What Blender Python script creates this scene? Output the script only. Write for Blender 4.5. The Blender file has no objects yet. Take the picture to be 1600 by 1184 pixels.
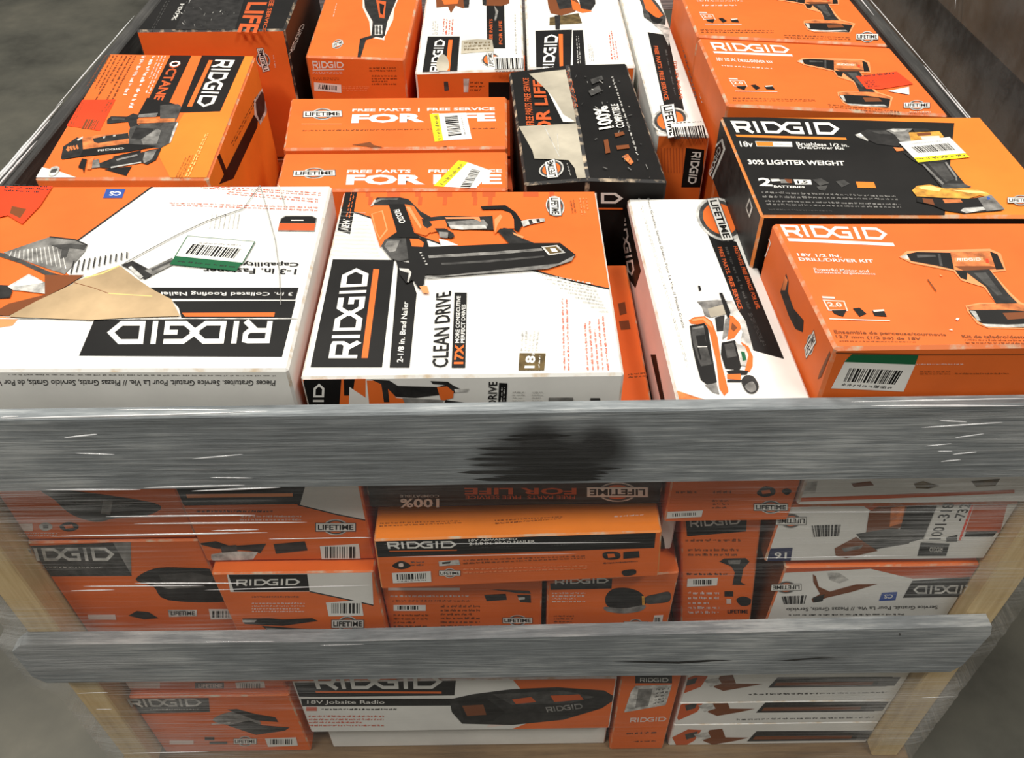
import bpy, bmesh, math, random
from mathutils import Vector, Matrix
random.seed(7)
SC = bpy.context.scene
COL = SC.collection
R = math.radians

# ------------------------------------------------------------------ camera, world, lights, exposure
FPX = 1324.0
CAM = Vector((0.0, -0.55, 1.52))
ROT = Matrix.Rotation(R(90 - 43.4), 3, 'X') @ Matrix.Rotation(R(-0.8), 3, 'Z')
cd = bpy.data.cameras.new('camera')
cd.sensor_width = 36.0
cd.sensor_fit = 'HORIZONTAL'
cd.lens = FPX / 1600 * 36
cd.clip_start = 0.01
cam = bpy.data.objects.new('camera', cd)
cam.matrix_world = Matrix.Translation(CAM) @ ROT.to_4x4()
COL.objects.link(cam)
SC.camera = cam

w = bpy.data.worlds.new('world')
SC.world = w
w.use_nodes = True
w.node_tree.nodes['Background'].inputs[0].default_value = (1.0, 0.97, 0.92, 1)
w.node_tree.nodes['Background'].inputs[1].default_value = 0.23

def area(name, loc, sx, sy, power, aim=(0, 0.4, 0.9)):
    l = bpy.data.lights.new(name, 'AREA')
    l.shape = 'RECTANGLE'
    l.size, l.size_y, l.energy = sx, sy, power
    l.color = (1.0, 0.965, 0.9)
    o = bpy.data.objects.new(name, l)
    o.location = loc
    o.rotation_euler = (Vector(aim) - Vector(loc)).to_track_quat('-Z', 'Y').to_euler()
    COL.objects.link(o)
area('ceiling_lamp', (-2.2, -1.6, 5.5), 1.5, 0.5, 190)
area('ceiling_lamp', (2.0, -1.8, 5.5), 1.5, 0.5, 140)
area('ceiling_lamp', (-1.4, 2.6, 5.5), 1.5, 0.5, 230)
area('ceiling_lamp', (2.4, 3.0, 5.5), 1.5, 0.5, 170)
SC.view_settings.view_transform = 'Standard'
SC.view_settings.look = 'None'
SC.view_settings.gamma = 1
SC.view_settings.use_curve_mapping = False
SC.view_settings.exposure = -0.38

# ------------------------------------------------------------------ materials
def lin(c):
    return tuple((v / 255 / 12.92 if v / 255 <= 0.04045 else ((v / 255 + 0.055) / 1.055) ** 2.4) for v in c) + (1,)
def newmat(name):
    m = bpy.data.materials.new(name)
    m.use_nodes = True
    nt = m.node_tree
    return m, nt, nt.nodes['Principled BSDF']
def N(nt, t, **kw):
    n = nt.nodes.new(t)
    for k, v in kw.items():
        if k in n.inputs:
            n.inputs[k].default_value = v
        else:
            setattr(n, k, v)
    return n
def noise_of(nt, scale, stretch=(1, 1, 1), detail=4, coord='Object', rough=0.55):
    tc = N(nt, 'ShaderNodeTexCoord')
    mp = N(nt, 'ShaderNodeMapping')
    mp.inputs['Scale'].default_value = stretch
    nz = N(nt, 'ShaderNodeTexNoise', Scale=scale, Detail=detail, Roughness=rough)
    nt.links.new(tc.outputs[coord], mp.inputs[0])
    nt.links.new(mp.outputs[0], nz.inputs['Vector'])
    return nz
def ramp(nt, src, stops):
    r = N(nt, 'ShaderNodeValToRGB')
    e = r.color_ramp.elements
    while len(e) < len(stops):
        e.new(0.5)
    for k, (p, c) in enumerate(stops):
        e[k].position = p
        e[k].color = c if len(c) == 4 else lin(c)
    nt.links.new(src, r.inputs[0])
    return r
PAL = dict(OR=(227, 108, 44), O2=(236, 130, 44), OD=(196, 88, 42), OP=(240, 150, 96), BK=(20, 19, 18), D1=(38, 37, 36), DG=(66, 65, 63),
           MG=(118, 116, 112), LG=(182, 180, 174), WH=(229, 227, 220), PK=(232, 212, 202), RD=(236, 66, 30), RT=(212, 106, 84), YL=(240, 220, 40),
           GN=(22, 92, 56), BL=(52, 82, 158), NV=(44, 50, 84), KR=(184, 158, 122), KG=(176, 168, 150), OL=(92, 76, 46), GD=(208, 142, 58), BR=(120, 66, 34), TN=(196, 112, 62), YT=(250, 210, 130))
_mats = {}
def M(code):
    if code in _mats:
        return _mats[code]
    m, nt, b = newmat('print_' + code)
    c = PAL[code]
    pic = code in ('BK', 'D1', 'DG', 'MG', 'LG', 'TN', 'GD', 'OL')
    kr = code in ('KR', 'KG')
    nz = noise_of(nt, 60 if pic and code != 'BK' else 9, detail=6)
    kl, kh = (0.66, 1.3) if pic else ((0.8, 1.12) if kr else (0.95, 1.03))
    lo = tuple(max(0, v * kl) for v in c)
    hi = tuple(min(255, v * kh + 2) for v in c)
    r = ramp(nt, nz.outputs[0], [(0.3, lo), (0.7, hi)])
    nt.links.new(r.outputs[0], b.inputs['Base Color'])
    b.inputs['Roughness'].default_value = 0.48 if code not in ('KR', 'KG') else 0.8
    b.inputs['Specular IOR Level'].default_value = 0.16
    wv = noise_of(nt, 7, detail=2)
    bp = N(nt, 'ShaderNodeBump', Strength=0.12, Distance=0.012)
    nt.links.new(wv.outputs[0], bp.inputs['Height'])
    nt.links.new(bp.outputs[0], b.inputs['Normal'])
    _mats[code] = m
    return m
def worn(code):
    k = 'worn_' + code
    if k in _mats:
        return _mats[k]
    m, nt, b = newmat(k)
    c = PAL[code]
    base = tuple(min(255, v * 0.9 + 22) for v in c)
    nz = noise_of(nt, 55, detail=5)
    r = ramp(nt, nz.outputs[0], [(0.5, base), (0.68, (206, 186, 158))])
    nt.links.new(r.outputs[0], b.inputs['Base Color'])
    b.inputs['Roughness'].default_value = 0.6
    _mats[k] = m
    return m
def wood(name, stops, stretch, rough=0.75, scale=6, bump=0.25):
    m, nt, b = newmat(name)
    nz = noise_of(nt, scale, stretch, detail=8, rough=0.65)
    big = noise_of(nt, 5.5, (1, 1, 1.6), detail=5)
    mx = N(nt, 'ShaderNodeMath', operation='MULTIPLY_ADD')
    mx.inputs[1].default_value = 0.62
    nt.links.new(nz.outputs[0], mx.inputs[0])
    ml = N(nt, 'ShaderNodeMath', operation='MULTIPLY')
    ml.inputs[1].default_value = 0.46
    nt.links.new(big.outputs[0], ml.inputs[0])
    nt.links.new(ml.outputs[0], mx.inputs[2])
    r = ramp(nt, mx.outputs[0], stops)
    nt.links.new(r.outputs[0], b.inputs['Base Color'])
    b.inputs['Roughness'].default_value = rough
    bp = N(nt, 'ShaderNodeBump', Strength=bump, Distance=0.004)
    nt.links.new(nz.outputs[0], bp.inputs['Height'])
    nt.links.new(bp.outputs[0], b.inputs['Normal'])
    return m
GREY_STOPS = [(0.36, (74, 78, 81)), (0.46, (112, 117, 119)), (0.56, (136, 141, 143)), (0.68, (186, 189, 188))]
M_RAIL = wood('grey_weathered_board', GREY_STOPS, (1.6, 20, 44), bump=0.4)
M_SIDE = wood('grey_weathered_side_board', [(0.3, (20, 20, 19)), (0.5, (42, 41, 39)), (0.75, (76, 74, 70))], (20, 1.2, 26))  # grey boards darkened: shadow of the inner face put into the wood colour
M_PINE = wood('bare_pine', [(0.3, (168, 138, 92)), (0.5, (204, 176, 126)), (0.72, (224, 200, 152))], (22, 22, 1.2), bump=0.1)
M_DECK = wood('pallet_oak', [(0.3, (70, 54, 36)), (0.5, (104, 82, 56)), (0.75, (138, 114, 82))], (1.2, 20, 20))

def spray_rail():
    m = M_RAIL.copy()
    m.name = 'grey_board_with_spray'
    nt = m.node_tree
    b = nt.nodes['Principled BSDF']
    src = b.inputs['Base Color'].links[0].from_socket
    tc = N(nt, 'ShaderNodeTexCoord')
    acc = None
    for (cx, cz, rx, rz) in ((0.045, 0.040, 0.062, 0.036), (0.030, 0.060, 0.026, 0.026), (0.088, 0.054, 0.026, 0.030)):
        mp = N(nt, 'ShaderNodeMapping')
        mp.inputs['Location'].default_value = (-cx / rx, 0, -cz / rz)
        mp.inputs['Scale'].default_value = (1 / rx, 0, 1 / rz)
        ln = N(nt, 'ShaderNodeVectorMath', operation='LENGTH')
        nt.links.new(tc.outputs['Object'], mp.inputs[0])
        nt.links.new(mp.outputs[0], ln.inputs[0])
        if acc is None:
            acc = ln.outputs['Value']
        else:
            mn = N(nt, 'ShaderNodeMath', operation='SMOOTH_MIN')
            mn.inputs[2].default_value = 0.35
            nt.links.new(acc, mn.inputs[0])
            nt.links.new(ln.outputs['Value'], mn.inputs[1])
            acc = mn.outputs[0]
    nz = noise_of(nt, 60, (0.35, 1, 2.0), detail=5)
    ad = N(nt, 'ShaderNodeMath', operation='MULTIPLY_ADD')
    ad.inputs[1].default_value = 0.55
    nt.links.new(nz.outputs[0], ad.inputs[0])
    nt.links.new(acc, ad.inputs[2])
    r = ramp(nt, ad.outputs[0], [(0.75, (1, 1, 1, 1)), (1.0, (0.72, 0.72, 0.72, 1)), (1.0, (0, 0, 0, 1))])
    r.color_ramp.elements[0].position = 0.42
    r.color_ramp.elements[1].position = 0.62
    r.color_ramp.elements[2].position = 0.86
    dv = N(nt, 'ShaderNodeMath', operation='MULTIPLY')
    dv.inputs[1].default_value = 0.5
    nt.links.new(ad.outputs[0], dv.inputs[0])
    nt.links.new(dv.outputs[0], r.inputs[0])
    mix = N(nt, 'ShaderNodeMix', data_type='RGBA')
    nt.links.new(r.outputs[0], mix.inputs['Factor'])
    nt.links.new(src, mix.inputs['A'])
    mix.inputs['B'].default_value = lin((17, 16, 16))
    nt.links.new(mix.outputs['Result'], b.inputs['Base Color'])
    return m
M_SPRAY = spray_rail()

def film_mat(name, stretch, lo, hi, tint=(0.86, 0.86, 0.84), bumpd=0.004):
    m, nt, b = newmat(name)
    out = nt.nodes['Material Output']
    b.inputs['Base Color'].default_value = tint + (1,)
    b.inputs['Roughness'].default_value = 0.16
    b.inputs['Specular IOR Level'].default_value = 0.9
    nz = noise_of(nt, 5, stretch, detail=7, rough=0.68)
    bg = noise_of(nt, 3, (1, 1, 2.5), detail=3)
    ml = N(nt, 'ShaderNodeMath', operation='MULTIPLY')
    nt.links.new(nz.outputs[0], ml.inputs[0])
    nt.links.new(bg.outputs[0], ml.inputs[1])
    tc = N(nt, 'ShaderNodeTexCoord')
    sx = N(nt, 'ShaderNodeSeparateXYZ')
    nt.links.new(tc.outputs['Object'], sx.inputs[0])
    ab = N(nt, 'ShaderNodeMath', operation='ABSOLUTE')
    nt.links.new(sx.outputs[0], ab.inputs[0])
    m3 = N(nt, 'ShaderNodeMath', operation='MULTIPLY_ADD')
    m3.inputs[1].default_value = 1.0
    m3.inputs[2].default_value = 0.62
    nt.links.new(ab.outputs[0], m3.inputs[0])
    m4 = N(nt, 'ShaderNodeMath', operation='MULTIPLY')
    nt.links.new(ml.outputs[0], m4.inputs[0])
    nt.links.new(m3.outputs[0], m4.inputs[1])
    ml = m4
    r = ramp(nt, ml.outputs[0], [(0.16, (lo, lo, lo, 1)), (0.27, (lo * 1.8, lo * 1.8, lo * 1.8, 1)), (0.40, (hi, hi, hi, 1))])
    bp = N(nt, 'ShaderNodeBump', Strength=0.9, Distance=bumpd)
    nt.links.new(nz.outputs[0], bp.inputs['Height'])
    nt.links.new(bp.outputs[0], b.inputs['Normal'])
    tr = N(nt, 'ShaderNodeBsdfTransparent')
    mx = N(nt, 'ShaderNodeMixShader')
    nt.links.new(r.outputs[0], mx.inputs[0])
    nt.links.new(tr.outputs[0], mx.inputs[1])
    nt.links.new(b.outputs[0], mx.inputs[2])
    nt.links.new(mx.outputs[0], out.inputs['Surface'])
    return m
M_FILM = film_mat('stretch_film', (1.1, 1, 55), 0.04, 0.36)
M_FILM_SIDE = film_mat('stretch_film_side', (1, 1.4, 40), 0.05, 0.3)
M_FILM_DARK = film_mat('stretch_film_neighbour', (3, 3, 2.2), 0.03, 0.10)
m, nt, b = newmat('film_fold')
b.inputs['Base Color'].default_value = (0.9, 0.9, 0.9, 1)
b.inputs['Roughness'].default_value = 0.12
b.inputs['Specular IOR Level'].default_value = 1.0
tr = N(nt, 'ShaderNodeBsdfTransparent')
mx = N(nt, 'ShaderNodeMixShader')
mx.inputs[0].default_value = 0.75
nt.links.new(tr.outputs[0], mx.inputs[1])
nt.links.new(b.outputs[0], mx.inputs[2])
nt.links.new(mx.outputs[0], nt.nodes['Material Output'].inputs['Surface'])
M_FOLD = m
m, nt, b = newmat('concrete')
n1 = noise_of(nt, 2.6, detail=9, rough=0.62)
r = ramp(nt, n1.outputs[0], [(0.28, (58, 57, 50)), (0.45, (84, 83, 74)), (0.6, (98, 96, 85)), (0.75, (116, 112, 99))])
nt.links.new(r.outputs[0], b.inputs['Base Color'])
b.inputs['Roughness'].default_value = 0.6
M_CONC = m
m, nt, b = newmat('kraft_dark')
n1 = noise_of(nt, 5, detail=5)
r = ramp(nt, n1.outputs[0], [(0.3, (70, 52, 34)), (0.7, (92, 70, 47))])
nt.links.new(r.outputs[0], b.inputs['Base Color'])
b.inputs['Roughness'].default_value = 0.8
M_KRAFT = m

# ------------------------------------------------------------------ object helpers
def link(o, parent=None):
    COL.objects.link(o)
    if parent is not None:
        o.parent = parent
        o.matrix_parent_inverse = Matrix.Identity(4)
    return o
def wpos(o):
    p = Vector(o.location)
    while o.parent:
        o = o.parent
        p += Vector(o.location)
    return p
def meshobj(name, verts, faces, mats, parent=None, fm=None, loc=None, smooth=False):
    """mesh from world-space vertices; loc is its origin in the world"""
    base = wpos(parent) if parent is not None else Vector((0, 0, 0))
    org = Vector(loc) if loc is not None else base
    me = bpy.data.meshes.new(name)
    me.from_pydata([tuple(Vector(v) - org) for v in verts], [], faces)
    for mm in mats:
        me.materials.append(mm)
    if fm:
        me.polygons.foreach_set('material_index', fm)
    if smooth:
        me.polygons.foreach_set('use_smooth', [True] * len(me.polygons))
    o = bpy.data.objects.new(name, me)
    o.location = org - base
    return link(o, parent)
def thing(name, label, cat, loc, group=None):
    o = bpy.data.objects.new(name, None)
    o.empty_display_size = 0.05
    o.location = loc
    link(o)
    o['label'] = label
    o['category'] = cat
    if group:
        o['group'] = group
    return o
def hexa(name, q, mats, parent=None, bev=0.0025, edge=None, loc=None, seg=1):
    """q: eight corners, top BL-back.. order: top back-left, back-right, front-right, front-left, then the same below.
    mats: top, front, left, right, back, bottom"""
    base = wpos(parent) if parent is not None else Vector((0, 0, 0))
    org = Vector(loc) if loc is not None else base
    bm = bmesh.new()
    v = [bm.verts.new(Vector(p) - org) for p in q]
    F = [(0, 3, 2, 1), (3, 7, 6, 2), (0, 4, 7, 3), (1, 2, 6, 5), (0, 1, 5, 4), (4, 5, 6, 7)]
    uniq = []
    for f, mm in zip(F, mats):
        if mm not in uniq:
            uniq.append(mm)
        bm.faces.new([v[i] for i in f]).material_index = uniq.index(mm)
    uniq.append(edge or mats[0])
    bmesh.ops.recalc_face_normals(bm, faces=bm.faces)
    if bev:
        bmesh.ops.bevel(bm, geom=list(bm.edges), offset=bev, segments=seg, affect='EDGES', material=len(uniq) - 1, profile=0.5)
    me = bpy.data.meshes.new(name)
    bm.to_mesh(me)
    bm.free()
    for mm in uniq:
        me.materials.append(mm)
    o = bpy.data.objects.new(name, me)
    o.location = org - base
    return link(o, parent)
def blk(x0, x1, y0, y1, z0, z1):
    t = [(x0, y1, z1), (x1, y1, z1), (x1, y0, z1), (x0, y0, z1)]
    return t + [(a, c, z0) for a, c, _ in t]
def board(name, x0, x1, y0, y1, z0, z1, mat, parent, bev=0.002):
    return hexa(name, blk(x0, x1, y0, y1, z0, z1), [mat] * 6, parent, bev, loc=((x0 + x1) / 2, (y0 + y1) / 2, z0))

# ------------------------------------------------------------------ flat print on box faces
CROPS = dict(px=(1, 0, 0), c1=(3.3333, 0, 0), c2=(3.82, 420, 0), c3=(3.3333, 640, 0), c4=(2.963, 1060, 0), c5=(3.077, 0, 270), c6=(2.963, 460, 270),
             c7=(3.289, 920, 280), c8=(3.8095, 1180, 330), d4=(2.6667, 0, 740), d5=(2.857, 540, 740), d6=(2.6667, 1000, 740), d7=(2, 0, 960), d8=(2, 800, 960),
             d2=(2.6667, 500, 600), d1=(2.6667, 0, 600), e1=(4.554, 1340, 0), e4=(4.444, 560, 300), e5=(4.23, 0, 280), e6=(6.4, 80, 150), e7=(6.58, 1060, 460), e8=(5.714, 1320, 190))
_fc = bpy.data.curves.new('font_tmp', 'FONT')
_fo = bpy.data.objects.new('font_tmp', _fc)
COL.objects.link(_fo)
_tcache = {}
def glyphs(s, bold):
    k = (s, bold)
    if k not in _tcache:
        _fc.body = s
        _fc.resolution_u = 2
        _fc.offset = bold
        _fc.fill_mode = 'FRONT'
        bpy.context.view_layer.update()
        me = bpy.data.meshes.new_from_object(_fo.evaluated_get(bpy.context.evaluated_depsgraph_get()))
        vs = [(v.co.x, v.co.y) for v in me.vertices]
        fs = [tuple(p.vertices) for p in me.polygons]
        bpy.data.meshes.remove(me)
        x0, x1 = min(v[0] for v in vs), max(v[0] for v in vs)
        y0, y1 = min(v[1] for v in vs), max(v[1] for v in vs)
        _tcache[k] = ([((x - x0) / (x1 - x0), (y - y0) / (y1 - y0)) for x, y in vs], fs)
    return _tcache[k]
def strip(pts, wd, closed=False):
    """polyline of even width as quads, mitred; pts in 2D"""
    n = len(pts)
    P = [Vector(p) for p in pts]
    L, Rr = [], []
    for i in range(n):
        a = P[i - 1] if (i > 0 or closed) else None
        c = P[(i + 1) % n] if (i < n - 1 or closed) else None
        d1 = (P[i] - a).normalized() if a is not None else (c - P[i]).normalized()
        d2 = (c - P[i]).normalized() if c is not None else d1
        n1, n2 = Vector((-d1.y, d1.x)), Vector((-d2.y, d2.x))
        mt = (n1 + n2)
        mt = mt.normalized() if mt.length > 1e-6 else n1
        k = wd / 2 / max(0.45, mt.dot(n1))
        L.append(P[i] + mt * k)
        Rr.append(P[i] - mt * k)
    out = []
    for i in range(n if closed else n - 1):
        j = (i + 1) % n
        out.append([tuple(Rr[i]), tuple(Rr[j]), tuple(L[j]), tuple(L[i])])
    return out
def logo_polys():
    """the six wide letters, x 0..6.9, y 0..1; the pointed D leans into the pointed G"""
    t = 0.21
    h = t / 2
    o = []
    o += strip([(h, 0), (h, 1 - h), (0.86, 1 - h), (1.0, 0.86), (1.0, 0.58), (0.86, 0.43), (h + 0.1, 0.43)], t)
    o += strip([(0.62, 0.43), (1.06, 0.0)], t * 1.15)
    o += strip([(1.42, 0), (1.42, 1)], t)
    o += strip([(1.92, h), (1.92, 1 - h), (2.62, 1 - h), (3.08, 0.5), (2.62, h)], t, True)
    o += strip([(4.22, 1 - h), (3.44, 1 - h), (2.98, 0.5), (3.44, h), (4.14, h), (4.14, 0.5), (3.7, 0.5)], t)
    o += strip([(4.62, 0), (4.62, 1)], t)
    o += strip([(5.12, h), (5.12, 1 - h), (5.95, 1 - h), (6.35, 0.5), (5.95, h)], t, True)
    return [[(x / 6.47, y) for x, y in p] for p in o], [6, 1, 1, 5, 6, 1, 5]
LOGO, LOGO_N = logo_polys()
def smoothed(pts, n=4):
    out = []
    L = len(pts)
    for i in range(L):
        p0, p1, p2, p3 = pts[i - 1], pts[i], pts[(i + 1) % L], pts[(i + 2) % L]
        for k in range(n):
            t = k / n
            out.append(tuple(0.5 * (2 * p1[a] + (p2[a] - p0[a]) * t + (2 * p0[a] - 5 * p1[a] + 4 * p2[a] - p3[a]) * t * t + (3 * p1[a] - p0[a] - 3 * p2[a] + p3[a]) * t ** 3) for a in (0, 1)))
    return out
def up(x0, y0, x1, y1):
    return [(x0, y1), (x1, y1), (x1, y0), (x0, y0)]

class Art:
    """flat print lying on one face of a carton (a plane through p with normal n)"""
    def __init__(s, root, p, n, crop='px', lo=0.0002, step=0.00002):
        s.root, s.p, s.n = root, Vector(p), Vector(n).normalized()
        s.layer, s.step = lo, step
        s.cur = None
        s.todo = []
        s.crop = crop
        s.aff = None
        s.clip = None
        s.rng = random.Random(sum(map(ord, root.name)) + 3)
    def clipped(s, w):
        q = s.clip
        for i in range(4):
            a, b = q[i], q[(i + 1) % 4]
            inn = (b - a).cross(s.n)
            if inn.dot(sum(q, Vector()) / 4 - a) < 0:
                inn = -inn
            inn.normalize()
            out = []
            for k in range(len(w)):
                p, r = w[k], w[(k + 1) % len(w)]
                dp, dr = (p - a).dot(inn) - 0.002, (r - a).dot(inn) - 0.002
                if dp >= 0:
                    out.append(p)
                if dp * dr < 0:
                    out.append(p + (r - p) * (dp / (dp - dr)))
            w = out
            if len(w) < 3:
                return []
        return w
    def c(s, crop):
        s.crop = crop
        return s
    def at(s, x, y):
        if s.aff:
            x, y = s.aff(x, y)
        k, ox, oy = CROPS[s.crop]
        x, y = ox + x / k, oy + y / k
        d = ROT @ Vector(((x - 800) / FPX, -(y - 592) / FPX, -1))
        t = (s.p - CAM).dot(s.n) / d.dot(s.n)
        return CAM + d * t
    def part(s, name, sub=False, label=None):
        s.cur = dict(name=name, v=[], f=[], m=[], fm=[], sub=sub, label=label)
        s.todo.append(s.cur)
        return s
    def lift(s):
        s.layer += s.step
    def add(s, mat, pts3, faces):
        c = s.cur
        if mat not in c['m']:
            c['m'].append(mat)
        mi = c['m'].index(mat)
        b0 = len(c['v'])
        c['v'] += [q + s.n * s.layer for q in pts3]
        c['f'] += [tuple(b0 + i for i in f) for f in faces]
        c['fm'] += [mi] * len(faces)
    def P(s, code, pts, sm=False, lift=True):
        if lift:
            s.lift()
        if sm:
            pts = smoothed(pts)
        w = [s.at(*p) for p in pts]
        if s.clip:
            w = s.clipped(w)
            if len(w) < 3:
                return s
        if lift and s.cur['name'] == 'printed_panel' and s.cur['f']:
            s.part('printed_panel')
        nrm = Vector((0, 0, 0))
        for i in range(len(w)):
            nrm += (w[i] - w[0]).cross(w[(i + 1) % len(w)] - w[0])
        if nrm.dot(s.n) < 0:
            w.reverse()
        s.add(M(code), w, [tuple(range(len(w)))])
        return s
    def line(s, code, pts, wd):
        s.lift()
        for q in strip(pts, wd):
            s.P(code, q, lift=False)
        return s
    def mapper(s, quad):
        a, b, c, d = [s.at(*p) for p in quad]
        return lambda u, v: a * (1 - u) * (1 - v) + b * u * (1 - v) + c * u * v + d * (1 - u) * v
    def T(s, code, text, quad, bold=0.022):
        s.lift()
        if s.cur['name'] == 'printed_lettering' and s.cur['f']:
            s.part('printed_lettering')
        f = s.mapper(quad)
        vs, fs = glyphs(text, bold)
        s.add(M(code), [f(u, v) for u, v in vs], fs)
        return s
    def logo(s, code, quad):
        s.lift()
        f = s.mapper(quad)
        i = 0
        for k in LOGO_N:
            for p in LOGO[i:i + k]:
                s.add(M(code), [f(u, v) for u, v in p], [tuple(range(len(p)))])
            i += k
            s.layer += s.step * 0.5
        return s
    def greek(s, code, quad, rows, fill=0.55, cols=26):
        """lines of print too small to read: short dashes of word length"""
        s.lift()
        f = s.mapper(quad)
        rg = s.rng
        for r in range(rows):
            v1 = 1 - r / rows
            v0 = v1 - fill / rows
            u = 0.0
            end = 1.0 if r % 3 != 2 else rg.uniform(0.6, 0.95)
            while u < end:
                wl = rg.uniform(0.5, 1.7) / cols
                e = min(end, u + wl)
                nl = max(1, round((e - u) * cols * 3.2))
                for i in range(nl):
                    a0 = u + (e - u) * i / nl
                    a1 = a0 + (e - u) / nl * rg.uniform(0.5, 0.92)
                    vb = v0 + (v1 - v0) * rg.choice((0, 0, 0, 0.3))
                    vt = v1 - (v1 - v0) * rg.choice((0, 0.28, 0.28, 0.34))
                    s.add(M(code), [f(a0, vb), f(a1, vb), f(a1, vt), f(a0, vt)], [(0, 1, 2, 3)])
                u = e + 0.42 / cols
        return s
    def bars(s, code, quad, n=26, cover=1.0):
        s.lift()
        f = s.mapper(quad)
        rg = s.rng
        u = 0.0
        while u < 1.0:
            wl = rg.choice((0.4, 0.5, 0.8, 1.3)) / n
            e = min(1.0, u + wl)
            s.add(M(code), [f(u, 0), f(e, 0), f(e, cover), f(u, cover)], [(0, 1, 2, 3)])
            u = e + rg.choice((0.35, 0.5, 0.8)) / n
        return s
    def sticker(s, white, bar, name='barcode_sticker', code='WH', band=None, bandcode='YL', bandtext=None, n=26, digits=True):
        s.part(name, label=None)
        s.P(code, white)
        if band:
            s.P(bandcode, band)
            if bandtext:
                s.greek(bandtext[0], bandtext[1], 1, 1.0, 9)
        s.part('barcode', sub=True)
        s.bars('BK', bar, n)
        if digits:
            a, b, c, d = bar
            dn = lambda p, q, k: (p[0] + (p[0] - q[0]) * k, p[1] + (p[1] - q[1]) * k)
            s.greek('DG', [dn(a, d, 0.32), dn(b, c, 0.32), dn(b, c, 0.12), dn(a, d, 0.12)], 1, 1.0, 14)
        return s
    def badge(s, quad, ring='LG', fill='OR', ban='WH', txt='BK', rx=0.34, ry=1.15):
        """round service badge: ring, disc, and a banner reading LIFETIME"""
        s.part('service_badge')
        f = s.mapper(quad)
        for code, k in ((ring, 1.0), ('DG', 0.88), (fill, 0.72)):
            s.lift()
            pts = [f(0.5 + rx * k * math.cos(a), 0.5 + ry * k * math.sin(a)) for a in [i * math.pi / 12 for i in range(24)]]
            s.add(M(code), pts, [tuple(range(24))])
        for code, e in (('DG', 0.07), (ban, 0.03)):
            s.lift()
            s.add(M(code), [f(-e * 0.5, -e * 2), f(1 + e * 0.5, -e * 2), f(1 + e * 0.5, 1 + e * 2), f(-e * 0.5, 1 + e * 2)], [(0, 1, 2, 3)])
        s.part('badge_lettering', sub=True)
        s.lift()
        vs, fs = glyphs('LIFETIME', 0.03)
        s.add(M(txt), [f(0.03 + u * 0.94, 0.12 + v * 0.76) for u, v in vs], fs)
        return s
    def flush(s):
        last = None
        for c in s.todo:
            if not c['f']:
                continue
            par = last if (c['sub'] and last is not None) else s.root
            o = meshobj(c['name'], c['v'], c['f'], c['m'], par, c['fm'], loc=sum(c['v'], Vector()) / len(c['v']))
            if c['label']:
                o['label'] = c['label']
            if c['name'] in ('small_print', 'print_icons', 'barcode', 'paint_strokes', 'tool_picture', 'crack', 'ghost_lettering', 'scratches', 'scuffs', 'worn_spots'):
                o['kind'] = 'stuff'
            if not c['sub']:
                last = o
        s.todo = []

NORMAL = dict(top=(0, 0, 1), front=(0, -1, 0), left=(-1, 0, 0), right=(1, 0, 0))
class Carton:
    def __init__(s, name, label, q, codes, bev=0.0025, group=None, cat='box'):
        """codes: colours of top, front, left, right, back, bottom"""
        c = sum((Vector(p) for p in q), Vector()) / 8
        s.q = [Vector(p) for p in q]
        s.root = thing(name, label, cat, (c.x, c.y, min(p[2] for p in q)), group)
        if isinstance(codes, str):
            codes = [codes] * 6
        s.body = hexa('carton_body', q, [M(k) for k in codes], s.root, bev, edge=worn(codes[0]))
    def art(s, side='top', crop='px'):
        q = s.q
        tri = dict(top=(3, 2, 0), front=(3, 7, 2), left=(3, 0, 7), right=(2, 6, 1))[side]
        n = (q[tri[1]] - q[tri[0]]).cross(q[tri[2]] - q[tri[0]])
        if n.dot(Vector(NORMAL[side])) < 0:
            n = -n
        a = Art(s.root, q[tri[0]], n, crop)
        a.clip = [q[i] for i in dict(top=(0, 1, 2, 3), front=(3, 2, 6, 7), left=(0, 3, 7, 4), right=(2, 1, 5, 6))[side]]
        return a
def topq(t, z1, z0):
    return [(x, y, z1) for x, y in t] + [(x, y, z0) for x, y in t]
def affine(src, dst):
    (x0, y0), (x1, y1), (x2, y2) = src
    A = Matrix(((x1 - x0, x2 - x0), (y1 - y0, y2 - y0))).inverted()
    (u0, v0), (u1, v1), (u2, v2) = dst
    def f(x, y):
        w = A @ Vector((x - x0, y - y0))
        return (u0 + w.x * (u1 - u0) + w.y * (u2 - u0), v0 + w.x * (v1 - v0) + w.y * (v2 - v0))
    return f

# ------------------------------------------------------------------ floor and neighbouring stack
fl = meshobj('floor', [(-20, -15, 0), (20, -15, 0), (20, 25, 0), (-20, 25, 0)], [(0, 1, 2, 3)], [M_CONC])
fl['kind'] = 'structure'
fl['label'] = 'grey brown concrete warehouse floor'

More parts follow.
